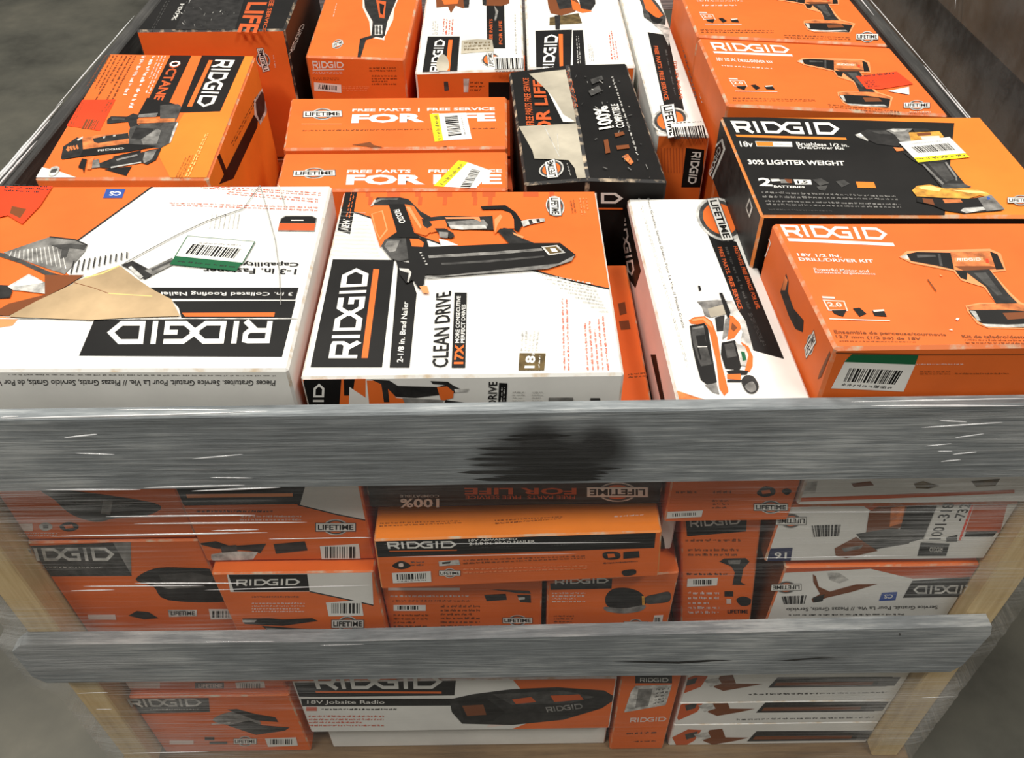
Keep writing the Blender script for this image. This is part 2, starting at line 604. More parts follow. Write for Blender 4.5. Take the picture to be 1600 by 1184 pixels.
NB = thing('wrapped_carton_stack', 'dark brown carton stack in clear film on the floor behind the crate', 'pallet load', (1.7, 1.9, 0))
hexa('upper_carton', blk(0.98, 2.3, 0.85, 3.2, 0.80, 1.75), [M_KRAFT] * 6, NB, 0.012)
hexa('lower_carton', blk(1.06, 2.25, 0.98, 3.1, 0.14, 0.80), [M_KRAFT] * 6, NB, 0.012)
for k in range(3):
    board('stringer', 1.05 + k * 0.56, 1.11 + k * 0.56, 0.95, 3.1, 0.0, 0.115, M_DECK, NB)
for k in range(5):
    board('deck_board', 1.02, 2.28, 0.95 + k * 0.5, 1.07 + k * 0.5, 0.116, 0.138, M_DECK, NB)
def sheet(name, path, z0, z1, nz, mat, parent, amp=0.002, seed=1, nx=60, tuck=0.0, inset=None):
    """a hanging film along a plan path, with level wrinkles"""
    rg = random.Random(seed)
    P = [Vector(p) for p in path]
    ln = [0]
    for a, c in zip(P, P[1:]):
        ln.append(ln[-1] + (c - a).length)
    pts = []
    for i in range(nx + 1):
        d = ln[-1] * i / nx
        k = max(j for j in range(len(P) - 1) if ln[j] <= d + 1e-9)
        t = (d - ln[k]) / (ln[k + 1] - ln[k])
        p = P[k].lerp(P[k + 1], t)
        g = (P[k + 1] - P[k]).normalized()
        pts.append((p, Vector((g.y, -g.x))))
    v, f = [], []
    rowoff = [rg.uniform(-amp, amp) for _ in range(nz + 1)]
    ph = [rg.uniform(0, 6.28) for _ in range(nz + 1)]
    for j in range(nz + 1):
        z = z0 + (z1 - z0) * j / nz
        for i, (p, n) in enumerate(pts):
            o = rowoff[j] * (0.6 + 0.4 * math.sin(ph[j] + i * 0.35))
            zz = z + 0.0015 * math.sin(ph[j] * 2 + i * 0.2)
            pull = 0.0
            if tuck and j > nz - 4:
                pull = tuck * ((j - nz + 4) / 4.0) ** 2
            q = p + n * (o - pull)
            if inset:
                q.x -= math.copysign(inset(z, q.y, q.x) * min(1.0, abs(q.x) / 0.6), q.x)
            v.append((q.x, q.y, zz))
    w_ = nx + 1
    for j in range(nz):
        for i in range(nx):
            f.append((j * w_ + i, j * w_ + i + 1, (j + 1) * w_ + i + 1, (j + 1) * w_ + i))
    return meshobj(name, v, f, [mat], parent, smooth=True)
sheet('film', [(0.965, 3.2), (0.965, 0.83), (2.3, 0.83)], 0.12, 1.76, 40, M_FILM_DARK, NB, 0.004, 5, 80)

# ------------------------------------------------------------------ the crate
XL, XR = -0.622, 0.612
CR = thing('pallet_crate', 'open slatted wooden crate with grey weathered rails and pale posts on a pallet', 'crate', (0, 0.6, 0))
r1 = board('top_rail', -0.645, 0.635, 0.0, 0.015, 0.852, 0.958, M_SPRAY, CR, 0.002)
r1['label'] = 'grey board across the front with a black spray paint patch'
# second rail, with broken corners at its ends
rv = [(-0.622, 0.552), (-0.640, 0.535), (-0.640, 0.470), (-0.628, 0.453), (0.582, 0.448), (0.592, 0.466), (0.600, 0.545), (0.594, 0.564), (0.10, 0.554), (-0.25, 0.549)]
n_ = len(rv)
vv = [(x, 0.0, z) for x, z in rv] + [(x, 0.018, z) for x, z in rv]
meshobj('middle_rail', vv, [tuple(range(n_)), tuple(reversed(range(n_, 2 * n_)))] + [(i, i + n_, (i + 1) % n_ + n_, (i + 1) % n_) for i in range(n_)], [M_RAIL], CR, loc=(0, 0.009, 0.5))
for x0, x1 in ((XL, XL + 0.042), (XR - 0.042, XR)):
    board('front_post', x0, x1, 0.019, 0.105, 0.136, 0.85, M_PINE, CR)
    board('back_post', x0, x1, 1.20, 1.285, 0.136, 0.945, M_PINE, CR)
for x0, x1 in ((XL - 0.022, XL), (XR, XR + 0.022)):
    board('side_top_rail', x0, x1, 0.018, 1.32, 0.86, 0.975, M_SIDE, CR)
board('back_rail', -0.66, 0.65, 1.29, 1.305, 0.85, 0.965, M_RAIL, CR)
board('back_rail', -0.66, 0.65, 1.29, 1.305, 0.45, 0.575, M_RAIL, CR)
for k in range(8):
    board('deck_board', -0.64, 0.63, 0.0 + k * 0.175, 0.13 + k * 0.175, 0.113, 0.135, M_DECK, CR)
for x in (-0.63, -0.02, 0.59):
    board('stringer', x, x + 0.04, 0.005, 1.34, 0.022, 0.112, M_DECK, CR)
for k in range(4):
    board('bottom_board', -0.64, 0.63, 0.01 + k * 0.4, 0.12 + k * 0.4, 0.0, 0.0215, M_DECK, CR)
# brush strokes under the sprayed patch, and cracks of the second rail
a = Art(CR, (0, 0, 0.9), (0, -1, 0), 'd2', lo=0.0002)
a.part('paint_strokes')
for (x0, x1, y, hh) in ((730, 905, 232, 8), (650, 1050, 268, 9), (655, 1080, 292, 8), (595, 1140, 312, 8), (615, 1180, 336, 8), (570, 1200, 367, 10), (635, 1175, 396, 10), (780, 1260, 352, 7), (900, 1205, 372, 9), (780, 1050, 215, 10), (720, 1190, 384, 9)):
    a.P('BK', [(x0, y), (x0 + 60, y - hh * 0.7), (x1 - 70, y - hh * 0.9), (x1, y - 2), (x1 - 60, y + hh * 0.5), (x0 + 70, y + hh * 0.6)])
a.flush()
a = Art(CR, (0, 0, 0.5), (0, -1, 0), 'd8', lo=0.0002)
a.part('crack')
a.P('BK', [(315, 147), (400, 145), (520, 146), (610, 141), (690, 142), (600, 148), (520, 153), (400, 149)])
a.P('BK', [(830, 144), (900, 137), (960, 133), (1010, 135), (950, 138), (880, 144)])
a.P('D1', [(1209, 58), (1213, 57), (1215, 64), (1210, 65)])
a.flush()

# ------------------------------------------------------------------ cartons low in the load, seen from the front between the rails
def front(name, label, x0, x1, z0, z1, y, codes, depth=0.30, skew=None, group=None):
    q = blk(x0, x1, y, y + depth, z0, z1)
    if skew:
        q = [(p[0] + skew * (p[2] - z0), p[1], p[2]) for p in q]
    return Carton(name, label, q, codes, 0.002, group)
ORB = ['OR'] * 6
WHB = ['WH'] * 6

b = front('drill_carton', 'orange carton with dark tool picture under the left end of the top rail', -0.572, -0.373, 0.703, 0.851, 0.05, ORB)
a = b.art('front', 'd4').part('tool_picture')
a.P('D1', [(190, 60), (640, 120), (625, 170), (480, 185), (400, 200), (300, 170), (230, 110)], True).P('DG', [(300, 90), (560, 120), (520, 140), (320, 125)])
a.P('MG', [(430, 110), (470, 112), (460, 170), (420, 165)])
a.part('print_icons').P('LG', [(165, 212), (190, 202), (216, 212), (216, 228), (190, 237), (168, 230)], True).P('DG', [(180, 213), (202, 213), (202, 227), (180, 227)])
a.P('D1', [(250, 215), (285, 200), (322, 210), (325, 228), (290, 240), (258, 232)], True).P('OR', [(265, 215), (300, 210), (308, 224), (275, 228)])
a.P('PK', [(-30, 208), (135, 206), (138, 238), (-30, 242)])
a.part('small_print').greek('PK', up(0, 245, 240, 262), 2)
a.flush()

b = front('sander_carton', 'orange and white carton with sander picture and barcode under the top rail', -0.371, -0.168, 0.662, 0.851, 0.045, ORB)
a = b.art('front', 'd4').part('printed_panel')
a.P('BK', [(725, 50), (1280, 40), (1280, 125), (770, 132), (740, 110)]).P('OP', [(775, 85), (1220, 80), (1220, 94), (780, 100)])
a.P('WH', [(1275, 40), (1530, 40), (1530, 192), (1400, 168), (1250, 128)])
a.line('D1', [(1240, 128), (1400, 168), (1530, 194)], 5)
a.part('small_print').greek('D1', up(820, 150, 1140, 168), 1).greek('PK', up(1000, 172, 1260, 200), 2)
a.part('tool_picture').P('D1', [(745, 215), (765, 215), (805, 335), (795, 358), (775, 350)]).P('D1', [(820, 290), (900, 280), (960, 300), (1110, 290), (1085, 330), (1040, 320), (900, 310)])
a.P('LG', [(880, 335), (960, 320), (1075, 325), (1055, 356), (900, 368), (880, 355)]).P('DG', [(920, 300), (985, 295), (990, 322), (925, 328)]).P('D1', [(1140, 292), (1270, 280), (1282, 318), (1150, 332)])
a.P('DG', [(610, 195), (740, 200), (760, 225), (640, 225)])
a.badge(up(1320, 207, 1478, 236))
a.sticker([(1333, 300), (1495, 290), (1503, 357), (1342, 363)], up(1355, 302, 1482, 350), n=14, digits=False)
a.flush()

b = front('saw_carton', 'orange carton with grey logo band behind the left post', -0.576, -0.3725, 0.388, 0.698, 0.05, ORB)
a = b.art('front', 'd4').part('printed_panel').P('DG', [(30, 305), (480, 285), (550, 425), (110, 428)]).P('MG', [(470, 285), (545, 280), (548, 420)])
a.part('printed_logo').logo('LG', [(70, 362), (480, 362), (470, 306), (55, 311)])
a.greek('LG', up(180, 385, 430, 395), 1)
a.part('tool_picture').P('D1', [(565, 440), (640, 395), (760, 390), (930, 405), (960, 470), (950, 530), (700, 525), (640, 470)], True).P('DG', [(660, 420), (800, 410), (900, 430), (880, 450), (680, 455)]).P('MG', [(590, 445), (700, 460), (860, 470), (700, 478)])
a.part('print_icons').P('PK', [(365, 585), (480, 585), (485, 608), (370, 606)]).P('D1', [(535, 590), (570, 570), (620, 575), (660, 600), (600, 605)]).P('LG', [(700, 565), (820, 565), (820, 592), (705, 595)]).T('D1', 'LIFETIME', up(712, 571, 812, 588))
a.sticker([(870, 562), (960, 562), (968, 604), (878, 606)], up(885, 570, 955, 598), n=10, digits=False)
a.flush()

b = front('multitool_carton', 'small orange and white carton resting behind the middle rail left of centre', -0.3635, -0.168, 0.388, 0.658, 0.03, ORB)
a = b.art('front', 'd4').part('printed_panel').P('WH', [(940, 390), (1000, 372), (1548, 370), (1556, 545), (1480, 530), (1300, 490), (960, 492)])
a.line('D1', [(1290, 490), (1470, 528), (1556, 547)], 5)
a.P('BK', [(952, 420), (1280, 418), (1290, 488), (975, 490)])
a.part('printed_logo').logo('WH', [(985, 466), (1250, 463), (1252, 436), (985, 440)])
a.part('small_print').greek('D1', up(1050, 508, 1250, 520), 1).greek('PK', up(1050, 535, 1270, 580), 4)
a.part('tool_picture').P('D1', [(1010, 602), (1120, 600), (1180, 606), (1300, 600), (1325, 612), (1180, 632), (1020, 625)]).P('D1', [(1090, 632), (1200, 640), (1335, 648), (1300, 664), (1130, 662)]).P('MG', [(1105, 640), (1180, 645), (1170, 655), (1120, 652)]).P('LG', [(1010, 608), (1070, 608), (1060, 618), (1012, 618)])
a.sticker([(1358, 535), (1505, 524), (1515, 590), (1370, 592)], up(1382, 538, 1498, 580), n=14, digits=False)
a.badge(up(1385, 610, 1512, 638))
a.flush()

b = front('accessory_carton', 'black carton with upside-down printing just below the middle of the top rail', -0.163, 0.166, 0.754, 0.851, 0.05, ['BK', 'D1', 'BK', 'BK', 'BK', 'BK'])
a = b.art('front', 'd5').part('printed_lettering')
a.T('WH', '100%', [(418, 110), (243, 110), (243, 150), (418, 150)], 0.03).T('LG', 'COMPATIBLE', [(417, 93), (243, 93), (243, 105), (417, 105)])
a.T('OD', 'FOR LIFE', [(1030, 62), (530, 62), (530, 92), (1030, 92)], 0.03).T('OD', 'FREE PARTS  FREE SERVICE', [(1025, 97), (535, 97), (535, 112), (1025, 112)], 0.01)
a.badge([(1345, 62), (1082, 62), (1082, 100), (1345, 100)], txt='D1')
a.flush()

q6 = [(-0.157, 0.36, 0.741), (0.164, 0.36, 0.750), (0.164, 0.015, 0.750), (-0.157, 0.015, 0.741), (-0.160, 0.36, 0.643), (0.170, 0.36, 0.662), (0.170, 0.015, 0.662), (-0.160, 0.015, 0.643)]
b = Carton('nailer_carton', 'wide orange carton with black logo band tilted in the middle of the front', q6, ['O2', 'OR', 'OR', 'OR', 'OR', 'OR'], 0.002)
a = b.art('front', 'd5').part('printed_panel').P('BK', [(118, 276), (1388, 234), (1378, 330), (140, 372)])
a.part('printed_logo').logo('WH', [(190, 334), (495, 330), (495, 299), (183, 303)]).P('OR', [(195, 343), (497, 338), (497, 342), (196, 347)])
a.part('printed_lettering').T('WH', '18V ADVANCED', [(549, 302), (766, 294), (766, 285), (549, 291)]).T('WH', '2-1/8 IN. BRAD NAILER', [(552, 318), (846, 306), (846, 294), (552, 306)]).greek('DG', [(560, 334), (810, 326), (810, 318), (560, 326)], 1).greek('DG', [(920, 325), (1160, 310), (1160, 292), (920, 306)], 2)
a.part('print_icons').P('D1', [(212, 404), (248, 388), (285, 402), (286, 415), (250, 425), (214, 416)], True).P('PK', [(238, 400), (256, 399), (257, 413), (240, 414)], True).greek('DG', up(292, 390, 350, 414), 2, cols=5)
a.P('LG', [(415, 390), (505, 382), (512, 405), (418, 411)]).P('D1', [(430, 393), (470, 390), (465, 399), (432, 402)])
a.P('D1', [(1150, 352), (1185, 346), (1222, 352), (1222, 376), (1180, 382), (1152, 374)], True).P('OR', [(1168, 356), (1198, 355), (1204, 370), (1172, 374)]).P('D1', [(1240, 348), (1310, 343), (1312, 372), (1240, 378)]).greek('D1', [(1150, 408), (1305, 396), (1305, 385), (1150, 394)], 1).P('D1', [(1235, 432), (1290, 425), (1293, 446), (1245, 454)], True)
a.part('small_print').greek('BR', [(525, 408), (1070, 380), (1070, 362), (525, 380)], 2, cols=36).greek('OP', [(525, 450), (1080, 428), (1080, 405), (525, 420)], 2, cols=36)
a.badge(up(420, 432, 510, 450))
a.sticker([(207, 440), (380, 432), (383, 480), (212, 486)], [(230, 472), (360, 466), (358, 441), (228, 446)], n=16)
a.flush()
a = b.art('top', 'd5').part('small_print').greek('BR', [(150, 242), (520, 225), (510, 208), (155, 218)], 2).greek('BR', [(670, 232), (960, 206), (970, 190), (665, 205)], 2).greek('PK', [(1200, 200), (1330, 190), (1335, 180), (1200, 188)], 1, cols=9)
a.flush()

b = front('blade_carton', 'orange carton with faded tool print below the tilted nailer carton', -0.166, 0.034, 0.388, 0.624, 0.04, ORB)
a = b.art('front', 'd5').part('tool_picture').P('D1', [(618, 540), (715, 535), (720, 562), (630, 568)]).P('DG', [(640, 515), (820, 522), (828, 535), (760, 532), (740, 528)]).P('D1', [(765, 540), (826, 540), (828, 575), (780, 572)]).P('LG', [(770, 552), (800, 550), (800, 560), (772, 562)])
a.part('small_print').P('PK', up(190, 508, 510, 520)).greek('PK', up(200, 540, 550, 556), 1).greek('BR', up(210, 562, 560, 575), 1).greek('BR', up(215, 625, 370, 690), 4, cols=10).greek('BR', up(425, 585, 600, 690), 6, cols=10)
a.badge(up(705, 643, 830, 664))
a.sticker(up(214, 584, 358, 610), up(232, 588, 326, 605), n=12, digits=False)
a.flush()

q8 = blk(0.042, 0.200, 0.035, 0.33, 0.388, 0.640)
q8[0], q8[3] = (0.040, 0.33, 0.621), (0.040, 0.035, 0.621)
b = Carton('orbital_sander_carton', 'orange carton with dark orbital sander picture right of centre on the front', q8, ORB, 0.002)
a = b.art('front', 'd5').part('printed_panel').P('D1', [(912, 478), (1190, 468), (1187, 512), (916, 518)])
a.part('printed_logo').logo('WH', [(935, 492), (1175, 487), (1175, 464), (935, 469)])
a.part('small_print').greek('PK', up(922, 528, 1070, 578), 4, cols=12).greek('BR', up(930, 630, 1020, 680), 4, cols=8)
a.part('tool_picture').P('D1', [(1160, 550), (1190, 515), (1250, 508), (1310, 525), (1340, 560), (1330, 585), (1230, 600), (1170, 590)], True).P('MG', [(1158, 592), (1240, 600), (1335, 585), (1320, 610), (1240, 622), (1165, 612)], True).P('GD', [(1322, 545), (1334, 545), (1336, 585), (1324, 585)]).P('DG', [(1340, 548), (1390, 535), (1440, 525), (1452, 545), (1440, 570), (1380, 578), (1345, 578)], True)
a.part('print_icons').P('D1', up(1115, 672, 1155, 690)).P('D1', up(1165, 672, 1205, 690))
a.badge(up(1245, 660, 1345, 680))
a.sticker([(1378, 630), (1418, 628), (1408, 690), (1366, 690)], up(1380, 640, 1405, 680), n=6, digits=False)
a.flush()

b = front('white_carton', 'white carton end peeking out above the orbital sander carton', 0.174, 0.192, 0.652, 0.722, 0.06, ['WH', 'WH', 'OR', 'WH', 'WH', 'WH'])
a = b.art('front', 'd6').part('tool_picture').P('D1', [(70, 270), (95, 260), (105, 330), (95, 380), (72, 385)], True)
a.flush()

b = front('accessory_carton', 'orange carton with a badge tucked under the top rail right of centre', 0.170, 0.310, 0.740, 0.851, 0.035, ORB)
a = b.art('front', 'd6').part('small_print').greek('BR', up(150, 70, 235, 90), 1, cols=5).greek('BR', up(305, 70, 380, 90), 1, cols=5).greek('BR', up(300, 108, 370, 150), 3, cols=5)
a.part('print_icons').P('D1', [(488, 75), (520, 52), (560, 62), (560, 85), (525, 96), (495, 90)], True).P('OR', [(505, 70), (540, 66), (545, 80), (510, 84)]).P('D1', [(590, 72), (612, 60), (632, 72), (612, 88)], True)
a.badge(up(478, 126, 612, 150))
a.sticker([(112, 157), (262, 151), (256, 178), (108, 186)], [(135, 178), (235, 172), (235, 160), (135, 164)], n=12, digits=False)
a.flush()

q10 = blk(0.0, 0.093, 0.05, 0.35, 0.388, 0.727)
q10 = [(p[0] + (0.194 if p[2] > 0.5 else 0.236), p[1], p[2]) for p in q10]
b = Carton('drill_carton', 'slim upright orange drill carton left of the white cartons on the front', q10, ORB, 0.002)
a = b.art('front', 'd6').part('printed_panel').P('BK', [(190, 192), (445, 185), (442, 240), (196, 260)])
a.part('printed_logo').logo('LG', [(210, 222), (422, 208), (415, 182), (206, 188)])
a.part('small_print').greek('BR', up(190, 270, 420, 290), 1, cols=12).greek('BR', up(200, 310, 410, 350), 2, cols=12).greek('D1', up(195, 412, 370, 428), 1, cols=12).greek('PK', up(200, 490, 330, 590), 5, cols=7)
a.part('tool_picture').P('D1', [(330, 365), (350, 352), (440, 350), (456, 365), (430, 395), (420, 450), (440, 462), (385, 462), (395, 410), (380, 385)]).P('MG', [(365, 360), (420, 358), (415, 375), (370, 375)])
a.part('print_icons').P('D1', up(352, 488, 388, 510)).P('D1', [(402, 522), (430, 510), (462, 522), (455, 545), (420, 548)], True).P('PK', up(360, 520, 380, 540)).T('D1', 'LIFETIME', up(365, 565, 450, 580))
a.sticker([(198, 436), (325, 432), (320, 464), (195, 470)], up(222, 440, 300, 460), n=12, digits=False)
a.flush()

b = front('framing_nailer_carton', 'white carton with upside-down nailer picture and number sticker beside the right post', 0.302, 0.568, 0.652, 0.760, 0.04, ['OR', 'WH', 'BR', 'WH', 'WH', 'WH'])  # left face coloured brown to paint the shade of the gap beside it
a = b.art('front', 'd6').part('printed_panel').P('OD', [(860, 90), (1540, 90), (1500, 245), (1330, 240), (1230, 110), (960, 152)]).P('OR', [(530, 380), (700, 376), (980, 372), (1420, 355), (1420, 400), (540, 410)]).P('BK', [(1360, 240), (1490, 238), (1470, 262), (1350, 262)]).P('BK', [(1170, 285), (1290, 290), (1275, 342), (1155, 342)])
a.part('tool_picture').P('BR', [(955, 155), (1020, 122), (1130, 118), (1110, 215), (1040, 240), (940, 255)]).P('D1', [(1120, 112), (1245, 110), (1180, 270), (1120, 285), (1080, 240)]).P('DG', [(900, 250), (1050, 225), (1150, 240), (1120, 290), (1000, 310), (960, 320)]).P('BR', [(810, 310), (900, 262), (960, 300), (990, 320), (860, 350), (815, 340)]).P('TN', [(1045, 140), (1105, 130), (1090, 205), (1040, 220)]).P('MG', [(840, 310), (930, 295), (920, 310), (850, 325)])
a.part('print_icons').P('NV', [(540, 310), (636, 307), (627, 362), (530, 363)]).T('WH', '16', [(612, 326), (560, 326), (558, 352), (610, 352)], 0.02).logo('LG', [(1262, 305), (1205, 305), (1205, 325), (1258, 325)])
a.part('barcode').bars('D1', [(725, 262), (828, 258), (836, 210), (715, 214)], 14)
a.badge([(690, 182), (570, 182), (568, 208), (688, 208)], ring='MG')
a.part('number_sticker').P('WH', [(1245, 114), (1398, 112), (1340, 275), (1180, 278)]).P('RD', [(1385, 112), (1396, 112), (1335, 276), (1325, 276)])
a.part('number_lettering', sub=True).T('BK', '1001-318', [(1252, 272), (1312, 122), (1262, 122), (1202, 272)], 0.02).T('BK', '-732', [(1345, 195), (1382, 122), (1335, 122), (1302, 195)], 0.02).T('BK', '1', [(1320, 280), (1322, 252), (1275, 262), (1275, 282)], 0.02)
a.flush()

b = front('roofing_nailer_carton', 'white carton with upside-down logo resting on the middle rail at the right', 0.330, 0.568, 0.388, 0.640, 0.04, ['OR', 'WH', 'BR', 'WH', 'WH', 'WH'])  # brown left face, again the gap's shade painted on the carton side
a = b.art('front', 'd6').part('printed_panel').P('OD', [(500, 385), (1000, 372), (1440, 355), (1400, 430), (1135, 436), (960, 395), (540, 415)]).P('BK', [(1135, 445), (1375, 428), (1350, 512), (1095, 516)])
a.part('printed_logo').logo('LG', [(1400, 462), (1140, 466), (1138, 500), (1390, 498)])
a.part('tool_picture').P('BR', [(720, 418), (732, 425), (745, 470), (790, 490), (900, 460), (990, 458), (880, 492), (780, 515), (720, 535), (715, 520), (750, 500), (722, 450)]).P('LG', [(780, 410), (830, 412), (870, 440), (830, 455), (790, 440)]).P('D1', [(720, 515), (770, 500), (760, 530), (722, 536)])
a.part('print_icons').P('BL', [(1008, 495), (1072, 491), (1064, 525), (995, 529)]).T('WH', 'CS', [(1055, 502), (1018, 502), (1016, 518), (1052, 518)], 0.02)
a.part('printed_lettering').T('DG', 'Service Gratuit. Pour La Vie. // Piezas Gratis, Servicio', [(1240, 545), (610, 555), (610, 572), (1240, 562)], 0.01).greek('DG', [(1100, 575), (620, 580), (620, 590), (1100, 588)], 1)
a.part('barcode').bars('D1', [(600, 542), (685, 540), (694, 505), (590, 510)], 12)
a.badge([(668, 460), (550, 462), (548, 484), (668, 482)], ring='MG')
a.flush()

b = front('brad_nailer_carton', 'white carton strip with nail pictures wedged under the right end of the top rail', 0.312, 0.568, 0.774, 0.851, 0.03, WHB)
a = b.art('front', 'd6').part('tool_picture').P('OL', [(1140, 40), (1180, 30), (1250, 50), (1200, 62), (1150, 60)]).P('OL', [(1380, 30), (1500, 20), (1480, 50), (1400, 55)]).P('BR', [(880, 40), (960, 30), (975, 48), (890, 55)]).P('LG', [(660, 40), (740, 30), (730, 80), (665, 85)])
a.part('printed_panel').P('OD', [(650, 100), (1000, 88), (1560, 66), (1560, 80), (1000, 104), (650, 116)])
a.flush()

b = front('circular_saw_carton', 'orange carton with circular saw picture at the bottom left below the middle rail', -0.572, -0.335, 0.137, 0.328, 0.04, ORB)
a = b.art('front', 'd7').part('printed_panel').P('DG', [(385, 262), (652, 260), (656, 304), (420, 310)])
a.part('printed_logo').logo('LG', [(410, 288), (632, 286), (628, 262), (396, 264)]).greek('LG', up(470, 294, 620, 300), 1)
a.part('tool_picture').P('MG', [(665, 330), (700, 308), (760, 300), (800, 320), (810, 345), (720, 345)], True).P('D1', [(710, 345), (780, 330), (820, 345), (905, 352), (890, 362), (800, 375), (760, 362)]).P('D1', [(710, 296), (740, 294), (800, 310), (860, 320), (870, 335), (800, 330)]).P('LG', [(660, 340), (720, 335), (718, 340), (662, 343)])
a.part('print_icons').P('D1', up(640, 382, 670, 392)).P('D1', up(655, 396, 710, 404)).P('PK', up(530, 392, 605, 404))
a.badge(up(732, 388, 800, 402))
a.sticker([(828, 386), (925, 382), (931, 408), (838, 412)], up(845, 388, 915, 404), n=12, digits=False)
a.flush()
b = front('flat_carton', 'flat orange carton on top of the circular saw carton behind the middle rail', -0.572, -0.34, 0.330, 0.386, 0.05, ORB)
a = b.art('front', 'd7').part('small_print').P('PK', up(380, 212, 500, 230)).P('D1', up(610, 212, 700, 230)).T('PK', 'LIFETIME', up(620, 216, 695, 228))
a.sticker([(735, 212), (825, 206), (830, 234), (742, 238)], up(750, 214, 815, 230), n=12, digits=False)
a.flush()

b = front('radio_carton', 'wide white carton with a dark jobsite radio picture below the middle rail', -0.318, 0.143, 0.226, 0.387, 0.03, WHB)
a = b.art('front', 'px').part('printed_panel').P('OR', [(800, 1060), (966, 1060), (956, 1142), (790, 1142), (850, 1120)]).P('PK', [(780, 1112), (860, 1125), (760, 1136)])
a.c('d7').P('BK', [(915, 200), (1425, 200), (1420, 252), (935, 257)]).P('BK', [(940, 263), (1420, 262), (1420, 284), (945, 286)]).P('OR', [(985, 238), (1380, 240), (1380, 246), (988, 244)])
a.part('printed_logo').logo('WH', [(990, 232), (1380, 231), (1382, 186), (975, 186)])
a.part('printed_lettering').T('WH', '18V Jobsite Radio', up(960, 267, 1202, 281), 0.01).P('RT', up(957, 288, 990, 300)).greek('D1', up(1005, 292, 1240, 302), 1).greek('RT', up(965, 314, 1200, 352), 4)
a.c('px').part('tool_picture').P('D1', [(702, 1092), (738, 1084), (800, 1076), (870, 1073), (944, 1078), (964, 1090), (940, 1106), (880, 1124), (800, 1132), (722, 1130), (706, 1112)]).P('BK', [(715, 1094), (760, 1090), (790, 1112), (770, 1126), (725, 1124)]).P('BR', [(722, 1102), (755, 1100), (760, 1116), (730, 1118)]).P('DG', [(770, 1084), (880, 1078), (930, 1088), (890, 1098), (800, 1100)]).P('OD', [(800, 1092), (830, 1088), (838, 1096), (806, 1099)]).P('OD', [(860, 1086), (905, 1084), (912, 1092), (866, 1096)])
a.logo('MG', [(855, 1112), (912, 1106), (910, 1098), (852, 1104)])
a.flush()
b = front('flat_carton', 'white carton lying on the pallet deck under the radio carton', -0.300, 0.143, 0.137, 0.224, 0.045, WHB)
b.art('front', 'px').flush()

b = front('slim_carton', 'slim orange carton with a grey label at the bottom right of the radio carton', 0.150, 0.236, 0.137, 0.386, 0.035, ORB)
a = b.art('front', 'd8').part('printed_panel').P('D1', up(385, 190, 500, 214))
a.part('printed_logo').logo('LG', up(400, 197, 490, 210))
a.part('number_sticker').P('LG', [(385, 222), (500, 218), (480, 282), (350, 305), (372, 240)]).P('MG', [(395, 232), (440, 230), (425, 285), (385, 290)]).greek('DG', [(440, 285), (478, 275), (492, 228), (452, 230)], 5, cols=4)
a.part('printed_lettering').logo('PK', [(368, 336), (482, 332), (484, 318), (370, 322)]).greek('D1', [(358, 378), (452, 374), (452, 364), (358, 368)], 1, cols=7).greek('D1', [(380, 400), (450, 398), (450, 392), (380, 394)], 1, cols=6)
a.flush()

for k, (z0, z1, lab, yy) in enumerate(((0.287, 0.386, 'long white nailer carton, topmost of three at the bottom right', 0), (0.2135, 0.2855, 'long white nailer carton, middle one of three at the bottom right', 1), (0.137, 0.212, 'long white nailer carton, lowest of three at the bottom right', 2))):
    b = front('long_nailer_carton', lab, 0.246, 0.568, z0, z1, 0.04, WHB, group='long cartons at the bottom right')
    a = b.art('front', 'd8')
    dx, dy = (0, -38, -66)[yy], (0, 78, 168)[yy]
    a.part('printed_panel').P('D1', [(830 + dx, 196 + dy), (1190 + dx, 194 + dy), (1170 + dx, 224 + dy), (800 + dx, 228 + dy)]).P('BR', [(826 + dx, 212 + dy), (1130 + dx, 209 + dy), (1125 + dx, 219 + dy), (818 + dx, 222 + dy)]).P('DG', [(1150 + dx, 196 + dy), (1215 + dx, 195 + dy), (1195 + dx, 222 + dy), (1140 + dx, 223 + dy)])
    a.part('small_print').greek('DG', [(740 + dx, 256 + dy), (1170 + dx, 248 + dy), (1170 + dx, 240 + dy), (740 + dx, 246 + dy)], 1, cols=34)
    a.part('tool_picture').P('OD', [(500, 215 + dy), (570 + dx * 0.3, 190 + dy), (612 + dx * 0.3, 192 + dy), (590 + dx * 0.3, 225 + dy), (520, 252 + dy)]).P('DG', [(540, 205 + dy), (580, 196 + dy), (572, 214 + dy), (545, 222 + dy)]).P('BR', [(650 + dx * 0.5, 192 + dy), (690 + dx * 0.5, 188 + dy), (700 + dx * 0.5, 215 + dy), (785 + dx * 0.7, 216 + dy), (730 + dx * 0.5, 226 + dy), (660 + dx * 0.5, 238 + dy), (630 + dx * 0.5, 226 + dy)]).P('LG', [(600 + dx * 0.5, 205 + dy), (645 + dx * 0.5, 198 + dy), (655 + dx * 0.5, 215 + dy), (620 + dx * 0.5, 226 + dy)])
    a.flush()

# cartons of the lower layer that fill the middle of the crate
for x0, x1, y0, y1, lab in ((-0.572, -0.03, 0.39, 0.76, 'big orange carton deep in the crate between the hammer carton and the lettered cartons'), (-0.02, 0.568, 0.39, 0.76, 'big orange carton deep in the crate under the torn black carton'),
                            (-0.572, -0.03, 0.77, 1.19, 'big orange carton deep in the crate under the back left cartons'), (-0.02, 0.568, 0.77, 1.19, 'big orange carton deep in the crate under the back right cartons')):
    Carton('bulk_carton', lab, blk(x0, x1, y0, y1, 0.137, 0.80), ['OD', 'OD', 'OD', 'OD', 'OD', 'OD'], 0.003)

